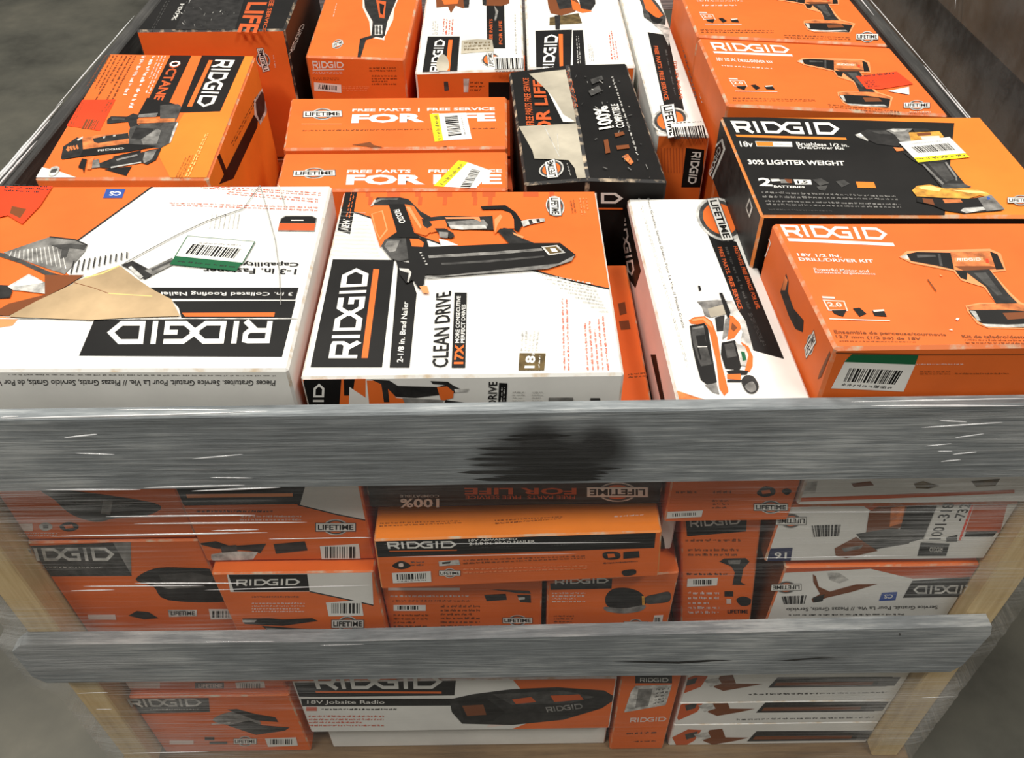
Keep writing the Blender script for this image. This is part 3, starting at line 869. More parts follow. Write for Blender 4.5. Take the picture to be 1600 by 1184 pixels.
# ------------------------------------------------------------------ cartons of the top layer
# white upside-down nailer carton, front left
b = Carton('nailer_carton', 'big scuffed white carton with upside-down logo and a torn brown patch, front left', topq([(-0.619, 0.362), (-0.214, 0.354), (-0.207, 0.027), (-0.612, 0.034)], 0.99, 0.852), ['WH'] * 6)
a = b.art('top', 'c5')
a.part('printed_panel').P('OR', [(-300, 28), (763, 45), (368, 330), (300, 350), (310, 470), (360, 520), (240, 600), (60, 660), (-500, 690)])
a.line('D1', [(763, 45), (368, 330)], 7)
a.P('OP', [(0, 690), (90, 700), (60, 735), (-40, 750), (-300, 745)])
a.P('BK', [(455, 704), (1402, 700), (1356, 886), (380, 880)]).P('BK', [(830, 617), (1422, 615), (1402, 697), (872, 697), (860, 650)]).P('OR', [(875, 674), (1322, 672), (1318, 692), (890, 692)]).P('BK', [(722, 552), (1436, 553), (1420, 610), (800, 606)])
a.line('LG', [(-100, 700), (460, 706), (900, 701), (1430, 702)], 5)
a.part('printed_logo').logo('WH', [(1312, 713), (525, 713), (512, 826), (1296, 820)])
a.part('printed_lettering').T('WH', '3 in. Collated Roofing Nailer', [(1412, 572), (760, 568), (765, 592), (1405, 592)], 0.012)
a.T('BK', '1-3 in. Fastener', [(1428, 463), (975, 456), (980, 482), (1422, 490)], 0.02).T('BK', 'Capability', [(1440, 428), (1165, 424), (1168, 452), (1436, 452)], 0.02)
a.part('small_print').greek('RT', [(1545, 92), (970, 58), (965, 76), (1540, 112)], 2, cols=30).greek('RT', [(1530, 122), (1090, 85), (1088, 104), (1528, 145)], 2, cols=22).greek('RT', [(1528, 160), (815, 140), (815, 158), (1526, 186)], 2, cols=40)
for k in range(7):
    a.line('LG', [(1020 + k * 22, 200), (1008 + k * 22, 270)], 3)
a.part('print_icons').P('BL', [(512, 80), (604, 80), (588, 123), (496, 123)]).T('WH', 'CS', [(588, 92), (530, 92), (524, 112), (580, 112)], 0.03)
a.part('battery_icon').P('MG', [(1372, 208), (1500, 208), (1524, 220), (1514, 284), (1336, 282), (1350, 222)]).P('BK', [(1374, 212), (1500, 212), (1520, 222), (1517, 245), (1344, 243), (1356, 222)]).P('OD', [(1344, 244), (1517, 246), (1511, 280), (1338, 278)]).P('WH', up(1400, 228, 1460, 233))
a.c('e5').part('tool_picture').P('DG', [(0, 488), (60, 500), (340, 620), (420, 640), (330, 650), (140, 560), (0, 515)]).P('MG', [(25, 488), (330, 385), (480, 400), (580, 438), (565, 478), (430, 632), (345, 605), (60, 505)])
for k in range(13):
    x = 60 + k * 27
    a.line('LG', [(x + 20, 478 - k * 3), (x + 5 + k * 4, 512 + k * 7)], 7)
a.P('DG', [(340, 440), (470, 430), (575, 440), (560, 470), (460, 460), (440, 520), (400, 530), (410, 470)])
a.line('D1', [(330, 385), (500, 405), (580, 440)], 8)
for k in range(11):
    x = 470 + k * 37
    a.line('DG' if k % 2 else 'D1', [(x, 630 - k * 10), (x + 22 - k * 2, 545 - k * 6)], 9)
a.P('D1', [(800, 572), (880, 545), (985, 600), (1005, 645), (955, 668), (900, 620)]).P('LG', [(870, 580), (950, 650), (930, 665), (850, 590)]).P('MG', [(960, 610), (1140, 525), (1165, 560), (1010, 640)]).P('DG', [(1000, 600), (1140, 540), (1145, 552), (1010, 615)])
a.P('D1', [(-100, 700), (60, 708), (85, 745), (70, 790), (-100, 800)]).P('LG', [(55, 715), (195, 632), (322, 700), (312, 765), (130, 742), (90, 740)]).P('WH', [(80, 715), (195, 640), (290, 690), (200, 705)]).P('BR', [(300, 640), (420, 640), (560, 640), (430, 720), (330, 770), (180, 850), (60, 910), (-60, 900), (60, 830), (300, 770)])
a.part('torn_patch', label='torn brown cardboard patch').P('KR', [(55, 916), (240, 815), (480, 702), (500, 682), (580, 655), (680, 615), (795, 578), (900, 660), (1010, 735), (1135, 800), (1192, 912), (900, 920), (600, 938), (350, 928)])
a.line('BR', [(490, 690), (620, 725), (730, 765)], 4).line('YT', [(720, 762), (880, 772), (1010, 780)], 5).line('YT', [(560, 660), (680, 630), (790, 580)], 8)  # pale yellow lines are film glare painted on the torn cardboard
a.c('c5').part('scratches').line('DG', [(600, 440), (700, 385), (860, 300), (1000, 235), (1170, 178)], 3).line('MG', [(1170, 178), (1255, 60)], 3).line('MG', [(1250, 60), (1285, 180), (1325, 330), (1345, 480), (1352, 640)], 3).line('LG', [(1340, 60), (1375, 175)], 4)
a.part('red_sticker', label='torn red handling sticker').P('RD', [(-120, 45), (262, 62), (195, 165), (110, 252), (40, 210), (-120, 250)])
a.greek('D1', [(20, 100), (240, 110), (250, 70), (30, 55)], 3, cols=8).P('BR', [(60, 165), (130, 180), (100, 225), (50, 200)])
a.part('sticker_border').P('GN', [(902, 308), (1229, 336), (1168, 444), (838, 414)])
a.sticker([(905, 311), (1224, 338), (1166, 440), (845, 412)], [(893, 396), (1128, 418), (1162, 372), (930, 348)], band=[(845, 406), (1164, 438), (1138, 478), (818, 446)], bandcode='GN', n=30, digits=False)
a.part('small_print').greek('MG', [(955, 352), (1155, 362), (1162, 352), (960, 340)], 1, cols=14).greek('D1', [(850, 440), (1130, 468), (1138, 456), (862, 428)], 1, cols=10)
a.flush()
a = b.art('front', 'c5').part('printed_lettering')
a.T('DG', 'Pieces Gratuites. Service Gratuit. Pour La Vie. // Piezas Gratis, Servicio Gratis, de Por Vida', [(1325, 992), (-60, 988), (-55, 1022), (1322, 1024)], 0.014)
a.part('small_print').greek('MG', [(1325, 968), (40, 962), (40, 972), (1325, 978)], 1, cols=50)
a.flush()

# brad nailer carton, front centre
b = Carton('brad_nailer_carton', 'white carton with large orange and black nail gun picture, front centre', topq([(-0.204, 0.368), (0.106, 0.361), (0.106, 0.033), (-0.2, 0.034)], 0.973, 0.852), ['WH', 'WH', 'OR', 'OR', 'OR', 'OR'])
a = b.art('top', 'c6')
a.part('printed_panel').P('OR', [(189, 62), (1393, 87), (1458, 537), (1290, 500), (1130, 456), (880, 400), (600, 300), (350, 205), (178, 148)])
a.line('D1', [(178, 150), (350, 207), (600, 302), (880, 402), (1130, 458), (1290, 502), (1458, 538)], 7)
a.part('ghost_lettering')
for (x, ww) in ((330, 22), (430, 60), (560, 24), (660, 70), (820, 24), (870, 60), (1060, 70), (1180, 22)):
    a.P('OD', [(x, 82), (x + ww, 83), (x + ww, 112), (x, 111)])
for x in (345, 450, 575, 690, 830, 900):
    a.P('OD', [(x, 112), (x + 18, 112), (x + 14, 150), (x - 4, 150)])
a.part('tag_strip').P('BK', [(240, 72), (292, 84), (258, 284), (200, 266)]).T('WH', 'NEW', [(250, 268), (262, 222), (228, 215), (214, 262)], 0.02).greek('OR', [(262, 212), (285, 95), (262, 92), (238, 205)], 2, cols=8)
a.part('printed_panel').P('BK', [(178, 402), (462, 405), (406, 901), (75, 901)]).P('OR', [(366, 447), (393, 448), (340, 859), (311, 859)]).P('BK', [(482, 405), (520, 420), (566, 560), (533, 903), (441, 903)]).P('BK', [(742, 556), (798, 557), (791, 904), (728, 904)]).P('OL', [(1042, 836), (1163, 837), (1156, 916), (1038, 916)])
a.part('printed_logo').logo('WH', [(290, 860), (348, 442), (226, 448), (158, 860)])
a.part('printed_lettering').T('WH', '2-1/8 in. Brad Nailer', [(502, 880), (528, 600), (502, 598), (474, 880)], 0.012)
a.T('BK', 'CLEAN DRIVE', [(712, 902), (727, 548), (656, 560), (637, 902)], 0.012).T('OR', '17X', [(783, 888), (786, 797), (745, 797), (738, 888)], 0.04).T('WH', 'MORE CONSECUTIVE', [(763, 790), (770, 573), (752, 573), (744, 790)], 0.02).T('WH', 'PERFECT DRIVES', [(788, 790), (793, 612), (775, 612), (770, 790)], 0.02)
a.T('WH', '18', [(1112, 907), (1117, 850), (1072, 848), (1064, 907)], 0.03).T('WH', 'GA', [(1112, 846), (1113, 836), (1100, 836), (1098, 846)], 0.03)
a.part('small_print').greek('WH', [(1142, 905), (1145, 850), (1132, 850), (1128, 905)], 1, cols=5).greek('LG', [(1130, 825), (1142, 735), (1052, 735), (1046, 825)], 5, cols=7).greek('RT', [(1285, 915), (1275, 585), (1235, 585), (1245, 915)], 2, 0.45, 18).greek('RT', [(1470, 915), (1442, 660), (1340, 700), (1352, 915)], 5, 0.45, 14)
for k in range(9):
    a.greek('LG', [(1120 + k * 36, 470 + k * 22), (1380 + k * 9, 520 + k * 16), (1380 + k * 9, 512 + k * 16), (1120 + k * 36, 464 + k * 22)], 1, 1.0, 16)
for k in range(12):
    a.line('LG', [(178 - k * 3, 184 + k * 18), (330 + k * 6, 190 + k * 18)], 1.4)
a.badge([(1182, 118), (1186, 196), (1232, 200), (1226, 120)], rx=0.6, ry=0.95)
a.part('small_print').greek('BR', [(1300, 130), (1310, 190), (1285, 192), (1275, 132)], 2, cols=6).greek('OP', [(1360, 120), (1372, 200), (1325, 200), (1318, 122)], 3, cols=6)
a.c('e4').part('tool_picture', label='printed orange and black nail gun')
a.P('OR', [(80, 155), (108, 92), (215, 98), (268, 290), (182, 342), (152, 392), (118, 285)]).P('OP', [(90, 160), (170, 135), (205, 270), (150, 340), (122, 280)]).P('OR', [(98, 160), (162, 142), (195, 265), (150, 325), (128, 280)])
a.P('D1', [(85, 100), (130, 45), (290, 44), (350, 58), (430, 140), (505, 182), (600, 172), (850, 182), (930, 172), (935, 190), (850, 200), (600, 198), (500, 210), (450, 235), (380, 140), (330, 95), (210, 100), (110, 100)]).P('MG', [(110, 72), (150, 52), (280, 52), (270, 60), (160, 62), (120, 85)]).P('LG', [(85, 105), (112, 60), (125, 62), (104, 100)])
a.P('OR', [(320, 92), (385, 105), (430, 175), (525, 265), (470, 312), (400, 292)]).P('OP', [(330, 110), (360, 112), (440, 250), (430, 262)]).P('BK', [(210, 92), (322, 92), (388, 290), (448, 322), (300, 325), (180, 345), (268, 285)])
a.logo('WH', [(245, 135), (290, 228), (330, 220), (284, 128)])
a.P('OR', [(470, 215), (605, 200), (622, 262), (505, 292), (470, 260)]).P('D1', [(440, 195), (490, 205), (515, 240), (480, 262), (450, 240)]).P('D1', [(600, 192), (930, 175), (945, 272), (650, 265), (615, 240)]).P('MG', [(615, 215), (870, 200), (900, 235), (890, 255), (640, 250)]).P('LG', [(630, 238), (880, 238), (892, 262), (720, 270), (640, 262)]).P('OP', [(600, 185), (840, 182), (850, 215), (800, 195), (610, 196)])
a.P('OR', [(930, 160), (1000, 140), (1065, 155), (1092, 225), (1085, 262), (985, 262), (948, 302), (940, 270)]).P('OP', [(945, 200), (985, 165), (1000, 180), (965, 240), (950, 290)]).P('BK', [(848, 108), (1020, 100), (1090, 148), (1145, 225), (1112, 285), (1082, 268), (1080, 200), (1060, 160), (1000, 128), (860, 130)])
a.P('LG', [(1130, 212), (1170, 200), (1290, 192), (1296, 212), (1200, 232), (1145, 250)]).P('D1', [(1180, 205), (1200, 200), (1215, 228), (1190, 234)]).P('D1', [(1235, 198), (1255, 196), (1262, 218), (1240, 222)])
a.P('D1', [(965, 278), (1010, 258), (1070, 268), (1135, 330), (1240, 372), (1050, 372)]).P('OP', [(1070, 290), (1150, 320), (1140, 332), (1080, 305)])
a.P('D1', [(530, 262), (600, 262), (660, 295), (668, 320), (640, 332), (560, 300)]).P('MG', [(560, 285), (625, 290), (620, 330), (565, 325)]).P('WH', [(560, 335), (610, 345), (695, 380), (575, 385)])
a.P('DG', [(160, 385), (190, 338), (335, 330), (362, 475), (290, 492), (228, 472)]).P('MG', [(180, 385), (200, 352), (290, 345), (260, 420), (220, 430)]).P('BK', [(330, 330), (472, 330), (490, 392), (470, 600), (372, 575), (350, 485)]).P('OR', [(358, 335), (420, 338), (455, 362), (450, 392), (372, 388)])
a.P('BK', [(262, 490), (350, 500), (462, 588), (455, 655), (420, 682), (380, 620), (335, 645), (290, 585)]).P('LG', [(285, 540), (350, 545), (370, 570), (350, 640), (340, 636), (352, 575), (290, 555)]).P('OP', [(425, 665), (478, 662), (492, 716), (450, 712)])
a.P('BK', [(465, 392), (700, 385), (1100, 366), (1400, 364), (1512, 450), (1390, 522), (620, 592), (455, 582), (430, 430)]).P('MG', [(485, 452), (900, 428), (1272, 402), (1280, 418), (900, 450), (490, 470)]).P('DG', [(575, 505), (900, 485), (1290, 452), (1290, 464), (900, 500), (580, 518)]).P('MG', [(458, 596), (620, 590), (1390, 508), (1500, 452), (1480, 490), (1312, 545), (900, 575), (480, 608)])
a.P('LG', [(1270, 392), (1380, 380), (1438, 434), (1322, 452)]).P('OL', [(1290, 396), (1372, 388), (1415, 430), (1330, 442)]).P('WH', [(1330, 404), (1365, 402), (1385, 425), (1345, 428)])
for k in range(5):
    a.P('LG', [(425 + k * 10, 430 + k * 20), (440 + k * 10, 428 + k * 20), (442 + k * 10, 436 + k * 20), (428 + k * 10, 438 + k * 20)])
a.flush()
a = b.art('front', 'c6').part('printed_panel').P('OR', [(-10, 940), (330, 945), (330, 1140), (-10, 1140)]).P('BK', [(45, 948), (218, 950), (205, 1120), (30, 1120)]).P('BK', [(228, 945), (280, 950), (270, 1030), (230, 1030)]).P('WH', [(255, 990), (360, 1060), (360, 1130), (250, 1130)]).P('WH', [(330, 945), (420, 945), (430, 1140), (330, 1140)])
a.part('printed_logo').logo('WH', [(128, 1240), (140, 975), (90, 975), (78, 1240)])
a.part('tool_picture').P('OR', [(335, 960), (420, 960), (470, 1040), (560, 1050), (600, 1090), (350, 1100)]).P('D1', [(355, 955), (440, 960), (480, 985), (660, 990), (720, 975), (790, 1010), (720, 1020), (560, 1040), (470, 1035), (420, 985)]).P('OR', [(660, 990), (740, 985), (735, 1040), (680, 1055)]).P('D1', [(630, 962), (710, 965), (760, 1000), (735, 1010), (700, 980), (640, 975)]).P('D1', [(400, 960), (430, 970), (440, 1060), (415, 1060)]).P('LG', [(740, 1000), (810, 998), (800, 1012), (745, 1015)]).P('D1', [(700, 1050), (840, 1068), (840, 1080), (690, 1075)]).P('MG', [(500, 1040), (690, 1050), (680, 1085), (520, 1085)])
a.part('printed_lettering').T('BK', 'CLEAN DRIVE', [(935, 1215), (940, 965), (900, 965), (888, 1215)], 0.012)
a.part('printed_panel').P('BK', [(948, 970), (986, 972), (978, 1110), (942, 1110)]).greek('WH', [(975, 1100), (980, 990), (958, 990), (952, 1100)], 2, cols=8)
a.part('small_print').greek('LG', up(1010, 1010, 1070, 1060), 4, cols=5).greek('LG', up(1100, 1010, 1150, 1060), 4, cols=5).P('MG', up(1178, 1038, 1290, 1056)).P('DG', up(1370, 1040, 1415, 1062))
a.flush()

# long white sander carton
b = Carton('sander_carton', 'long white carton with an orange belt sander picture and round badge', topq([(0.150, 0.389), (0.281, 0.386), (0.287, 0.018), (0.158, 0.020)], 0.945, 0.852), ['WH', 'WH', 'PK', 'WH', 'WH', 'WH'])
a = b.art('top', 'c7')
a.part('printed_panel').P('BK', [(606, 272), (758, 322), (1004, 924), (846, 880), (760, 660)])
a.part('printed_lettering').T('OD', 'NO PARTS. NO SERVICE. NO LIFE.' if False else 'FREE PARTS. FREE SERVICE. FOR LIFE.', [(742, 346), (862, 668), (882, 668), (762, 344)], 0.02).T('OD', 'FREE PARTS. FREE SERVICE.', [(662, 350), (772, 676), (794, 672), (682, 348)], 0.02)
a.part('small_print').greek('DG', [(700, 350), (820, 672), (834, 668), (716, 348)], 1, 1.0, 10).greek('DG', [(815, 690), (890, 860), (912, 858), (838, 688)], 3, cols=8)
a.greek('LG', [(250, 100), (500, 970), (515, 966), (264, 98)], 2, 0.5, 50)
a.part('printed_lettering').T('MG', 'Pieces Gratuites, Service Gratuit, Pour La Vie. // Piezas Gratis', [(296, 100), (480, 766), (496, 762), (310, 98)], 0.008)
a.badge([(612, 106), (690, 312), (738, 308), (660, 100)], rx=0.54, ry=2.4)
a.c('e7').part('tool_picture', label='printed belt sander')
a.P('LG', [(490, 65), (552, 68), (690, 280), (765, 560), (745, 600), (640, 470), (660, 380), (560, 230)]).P('MG', [(190, 75), (400, 58), (500, 68), (495, 205), (330, 242), (270, 222), (240, 130)]).P('KG', [(300, 150), (480, 100), (492, 205), (330, 240)])
a.P('D1', [(375, 240), (475, 215), (460, 375), (395, 382)]).P('OR', [(520, 215), (560, 225), (630, 300), (645, 350), (570, 450), (500, 470), (520, 330)]).P('BR', [(550, 290), (605, 345), (570, 385), (540, 360)])
a.P('OR', [(640, 490), (720, 540), (765, 640), (762, 740), (730, 800), (680, 790), (715, 640)]).P('OR', [(105, 270), (160, 236), (270, 228), (345, 285), (400, 440), (440, 700), (490, 900), (515, 1000), (470, 1045), (420, 970), (390, 700), (320, 400), (290, 320), (130, 305)]).P('OP', [(130, 262), (260, 238), (330, 290), (350, 350), (310, 320), (250, 262), (150, 278)])
a.P('BK', [(115, 325), (265, 298), (302, 350), (345, 620), (395, 905), (300, 935), (228, 880), (178, 700), (138, 520)]).P('DG', [(130, 345), (260, 320), (290, 530), (345, 720), (232, 745), (190, 640), (150, 500)]).P('BK', [(178, 430), (268, 418), (292, 532), (202, 545)]).P('LG', [(195, 535), (295, 535), (295, 545), (200, 548)]).P('MG', [(140, 345), (255, 325), (260, 345), (145, 365)]).P('BK', [(190, 550), (205, 548), (238, 670), (222, 680)])
a.P('MG', [(270, 935), (390, 915), (420, 1030), (350, 1010)])
a.P('BK', [(445, 500), (580, 475), (622, 555), (655, 720), (625, 785), (480, 765), (435, 620)]).P('DG', [(470, 520), (565, 500), (600, 640), (500, 660)]).P('LG', [(585, 500), (680, 540), (718, 630), (692, 745), (640, 735), (610, 600)]).P('GN', [(640, 590), (680, 600), (700, 680), (660, 690)])
a.P('BK', [(490, 790), (600, 780), (720, 790), (700, 830), (520, 830)]).P('OR', [(498, 825), (640, 822), (640, 885), (500, 872)]).P('D1', [(500, 885), (650, 885), (640, 905), (500, 905)])
a.P('D1', [(645, 900), (690, 840), (770, 850), (825, 950), (780, 1020), (700, 1005)], True).P('MG', [(680, 950), (760, 900), (800, 980), (740, 1010)], True)
a.P('BK', [(418, -10), (450, -10), (535, 190), (510, 260), (480, 180)]).P('MG', [(480, 260), (530, 240), (510, 420), (450, 470)])
a.c('c7').P('BK', [(560, 548), (572, 552), (578, 572), (566, 578)])
a.part('worn_corner').P('TN', [(440, 1085), (560, 1125), (700, 1160), (430, 1150)])
a.flush()
a = b.art('left', 'c7').part('printed_panel').P('BK', [(120, 100), (182, 75), (268, 470), (240, 560), (120, 380)]).P('BK', [(318, 900), (345, 900), (400, 1180), (380, 1180)])
a.part('printed_logo').logo('LG', [(150, 170), (205, 500), (240, 490), (182, 165)])
a.flush()

b = Carton('slim_carton', 'narrow orange carton down in the gap beside the nail gun carton', blk(0.110, 0.1475, 0.06, 0.33, 0.8525, 0.885), ['OR', 'OR', 'OR', 'OR', 'OR', 'OR'], 0.002)
a = b.art('top', 'c7').part('small_print').P('BR', [(150, 640), (185, 630), (195, 690), (160, 700)]).P('BR', [(155, 730), (205, 725), (215, 770), (165, 775)]).greek('BR', [(205, 1030), (300, 1020), (290, 990), (200, 1000)], 2, cols=6)
a.flush()

# drill cartons down the right side
DRILL = [('OP', [(855, 276), (900, 240), (1160, 232), (1395, 226), (1460, 255), (1492, 358), (1410, 366), (1520, 490), (1580, 545), (1720, 590), (1712, 705), (1390, 700), (1320, 672), (1262, 600), (1250, 565), (1330, 548), (1430, 548), (1360, 455), (1225, 415), (1180, 360), (930, 312)]),
         ('LG', [(860, 275), (905, 258), (915, 292)]), ('BK', [(900, 258), (960, 246), (1165, 250), (1185, 352), (1080, 328), (925, 300)]), ('DG', [(960, 262), (1070, 262), (1075, 275), (965, 280)]), ('DG', [(1085, 256), (1100, 256), (1115, 330), (1098, 328)]),
         ('TN', [(1160, 248), (1390, 240), (1440, 258), (1478, 350), (1240, 357), (1182, 348)]), ('BR', [(1180, 330), (1400, 330), (1470, 345), (1240, 358)]), ('OP', [(1185, 282), (1352, 276), (1358, 302), (1190, 304)]), ('BK', [(1395, 243), (1440, 260), (1480, 348), (1432, 352), (1415, 300)]), ('RD', [(1368, 285), (1385, 285), (1390, 312), (1372, 312)]),
         ('BK', [(1188, 354), (1262, 360), (1258, 412), (1222, 402)]), ('D1', [(1245, 358), (1392, 350), (1500, 490), (1562, 552), (1440, 565), (1370, 452), (1300, 402)]), ('DG', [(1300, 372), (1370, 368), (1470, 500), (1440, 505)]),
         ('TN', [(1258, 572), (1340, 556), (1560, 552), (1620, 570), (1700, 595), (1700, 640), (1500, 612), (1290, 605)]), ('BK', [(1268, 592), (1500, 590), (1700, 610), (1702, 700), (1400, 692), (1330, 662), (1285, 622)]), ('LG', [(1275, 596), (1310, 600), (1340, 655), (1320, 655)]), ('BR', [(1470, 610), (1600, 605), (1640, 640), (1500, 650)]), ('LG', [(1345, 674), (1500, 680), (1660, 672), (1690, 690), (1500, 696), (1375, 692)])]
DSRC = [(862, 275), (1478, 345), (1260, 590)]
def drill(a, crop, dst):
    a.part('tool_picture', label='printed cordless drill').c(crop)
    a.aff = affine(DSRC, dst)
    for code, pts in DRILL:
        a.P(code, pts)
    a.logo('WH', [(1200, 300), (1345, 298), (1340, 282), (1198, 284)])
    a.aff = None
def icons(a, crop, f):
    a.part('print_icons').c(crop)
    a.aff = f
    a.P('PK', [(400, 528), (530, 535), (552, 596), (435, 594)]).P('OR', [(412, 534), (525, 540), (542, 588), (440, 588)]).T('PK', '2.0', [(438, 570), (520, 572), (508, 545), (424, 542)], 0.03)
    a.P('BK', [(455, 592), (545, 588), (522, 630), (470, 612)]).P('BK', [(580, 580), (620, 576), (662, 612), (620, 630)]).P('BK', [(695, 595), (765, 590), (782, 630), (710, 625)]).P('PK', [(700, 590), (765, 586), (768, 596), (705, 602)]).P('PK', [(395, 508), (470, 512), (475, 524), (400, 520)]).P('PK', [(440, 640), (800, 652), (802, 657), (442, 646)])
    a.aff = None

b = Carton('drill_carton', 'orange drill carton with a green barcode sticker on its end, front right', topq([(0.281, 0.222), (0.585, 0.215), (0.585, 0.018), (0.290, 0.018)], 1.015, 0.852), ['OR', 'OR', 'OR', 'OR', 'OR', 'OR'], 0.003)
a = b.art('top', 'c8')
a.part('printed_logo').logo('WH', [(182, 148), (798, 173), (768, 100), (146, 80)]).P('WH', [(190, 160), (822, 190), (830, 209), (200, 179)])
a.part('printed_lettering').T('WH', '18V 1/2 IN.', [(255, 268), (514, 278), (506, 260), (246, 250)], 0.02).T('WH', 'DRILL/DRIVER KIT', [(265, 296), (706, 309), (698, 289), (255, 277)], 0.02)
a.part('printed_lettering').T('PK', 'Powerful Motor and', [(352, 356), (676, 366), (670, 350), (345, 338)], 0.01).T('PK', 'Enhanced Ergonomics', [(358, 374), (718, 384), (712, 368), (352, 358)], 0.01)
a.part('printed_lettering').T('BR', 'Ensemble de perceuse/tournevis', [(475, 735), (1140, 748), (1130, 728), (465, 708)], 0.012).T('BR', '12,7 mm (1/2 po) de 18V', [(486, 760), (988, 774), (982, 752), (476, 738)], 0.012).T('BR', 'Kit de taladro/destornillador', [(1235, 756), (1790, 760), (1780, 742), (1225, 736)], 0.012)
a.part('small_print').greek('BR', [(505, 782), (960, 786), (960, 776), (500, 770)], 1, cols=30).greek('BR', [(1255, 796), (1700, 800), (1690, 766), (1245, 762)], 2)
icons(a, 'c8', None)
drill(a, 'c8', DSRC)
a.part('scuffs').line('BR', [(1025, 410), (1075, 480)], 6).P('OP', [(1095, 380), (1115, 390), (1100, 392)]).P('PK', [(1195, 640), (1215, 640), (1205, 655), (1190, 652)]).P('PK', [(1150, 710), (1170, 706), (1172, 716)])
a.flush()
a = b.art('front', 'c8')
a.part('seam').P('BR', [(470, 838), (1000, 850), (1600, 850), (1600, 854), (1000, 856), (470, 846)])
a.sticker([(540, 880), (958, 900), (882, 1072), (452, 1052)], [(525, 1012), (830, 1030), (880, 948), (562, 932)], band=[(575, 850), (972, 856), (952, 912), (528, 896)], bandcode='GN', n=30)
a.part('small_print').greek('PK', up(960, 905, 1240, 918), 1).greek('BR', up(980, 950, 1160, 975), 2, cols=12).greek('BR', up(1190, 960, 1510, 975), 1)
a.flush()
a = b.art('left', 'c8').part('tool_picture').P('D1', [(150, 480), (185, 370), (200, 420), (195, 480), (230, 580), (290, 650), (285, 720), (240, 700), (200, 620)])
a.P('TN', [(158, 470), (180, 385), (195, 410), (180, 470)])
a.badge([(305, 870), (362, 775), (350, 715), (295, 815)], rx=0.35, ry=0.9)
a.part('printed_logo').line('PK', [(62, 160), (50, 230), (62, 270), (92, 190), (75, 145), (62, 160)], 6)
a.part('seam').P('BR', [(374, 1000), (395, 985), (450, 850), (445, 830), (385, 960)])
a.flush()

b = Carton('drill_carton', 'black and orange drill carton with a yellow-edged barcode sticker, right side', topq([(0.272, 0.468), (0.602, 0.458), (0.600, 0.226), (0.273, 0.236)], 1.015, 0.93), ['O2', 'BK', 'D1', 'O2', 'BK', 'BK'], 0.003)
a = b.art('top', 'c4')
a.part('printed_panel').P('BK', [(190, 538), (1277, 570), (1230, 1026), (378, 1002)])
a.part('printed_logo').logo('WH', [(268, 613), (752, 626), (735, 568), (240, 560)]).P('O2', [(264, 624), (775, 638), (779, 649), (270, 634)])
a.part('printed_lettering').T('WH', '18v', [(288, 680), (347, 681), (341, 656), (281, 655)], 0.02)
a.part('print_icons').P('WH', [(355, 655), (525, 658), (528, 681), (362, 679)]).P('O2', [(358, 657), (435, 658), (440, 678), (364, 677)]).P('LG', [(445, 666), (515, 668), (516, 673), (446, 671)])
a.part('printed_lettering').T('WH', 'Brushless 1/2 in.', [(548, 675), (790, 681), (786, 668), (543, 658)], 0.02).T('WH', 'Drill/Driver Kit', [(556, 690), (768, 694), (764, 682), (552, 676)], 0.02).T('WH', '30% LIGHTER WEIGHT', [(325, 762), (772, 768), (766, 746), (318, 740)], 0.03).T('WH', '2', [(375, 862), (436, 864), (428, 826), (366, 824)], 0.03).T('WH', 'BATTERIES', [(442, 869), (586, 872), (584, 863), (440, 859)], 0.03)
a.part('print_icons').P('LG', [(425, 830), (465, 830), (475, 840), (432, 842)]).P('MG', [(470, 832), (505, 832), (515, 850), (475, 850)]).P('BR', [(490, 830), (525, 832), (525, 850), (505, 848)]).P('WH', [(532, 832), (612, 834), (618, 856), (542, 856)]).T('BK', '1.5', [(552, 852), (600, 852), (595, 838), (548, 838)], 0.03).P('DG', [(620, 834), (660, 828), (698, 850), (655, 862)]).P('DG', [(640, 866), (690, 860), (680, 884), (650, 882)]).P('DG', [(728, 842), (765, 834), (792, 852), (755, 870)]).P('O2', [(820, 843), (904, 845), (915, 873), (830, 871)])
a.part('small_print').greek('MG', [(392, 926), (1020, 934), (1008, 908), (384, 886)], 2, cols=40).greek('MG', [(410, 958), (1035, 972), (1028, 945), (400, 928)], 2, cols=40).greek('DG', [(420, 982), (720, 988), (712, 976), (416, 968)], 1)
a.c('e8').part('tool_picture', label='printed cordless drill with a gold battery')
a.P('LG', [(88, 122), (140, 104), (215, 150), (205, 178), (112, 142)]).P('WH', [(110, 118), (140, 110), (170, 130), (140, 138)]).P('D1', [(130, 100), (200, 74), (370, 78), (442, 120), (495, 180), (482, 228), (285, 204), (205, 168)]).P('DG', [(210, 84), (360, 86), (420, 120), (300, 112)])
a.P('MG', [(368, 80), (430, 64), (605, 68), (565, 100), (605, 182), (492, 182), (442, 120)]).P('LG', [(400, 76), (560, 70), (530, 92), (440, 96)]).P('GD', [(568, 102), (760, 96), (842, 90), (882, 140), (862, 165), (590, 182)]).P('D1', [(600, 68), (720, 68), (772, 88), (622, 100)]).P('BR', [(640, 110), (760, 100), (770, 125), (650, 135)]).P('PK', [(672, 138), (840, 132), (850, 158), (690, 165)])
a.P('TN', [(432, 236), (512, 240), (526, 264), (460, 272)]).P('D1', [(520, 280), (900, 350), (1000, 478), (1085, 580), (870, 604), (700, 402), (590, 340)]).P('MG', [(690, 388), (705, 384), (885, 560), (868, 572)]).P('MG', [(890, 372), (905, 366), (1000, 500), (1002, 535), (988, 532), (985, 505)]).P('DG', [(740, 380), (880, 380), (975, 520), (900, 545)])
a.P('DG', [(860, 575), (920, 560), (1060, 560), (1130, 590), (1000, 605), (870, 610)])
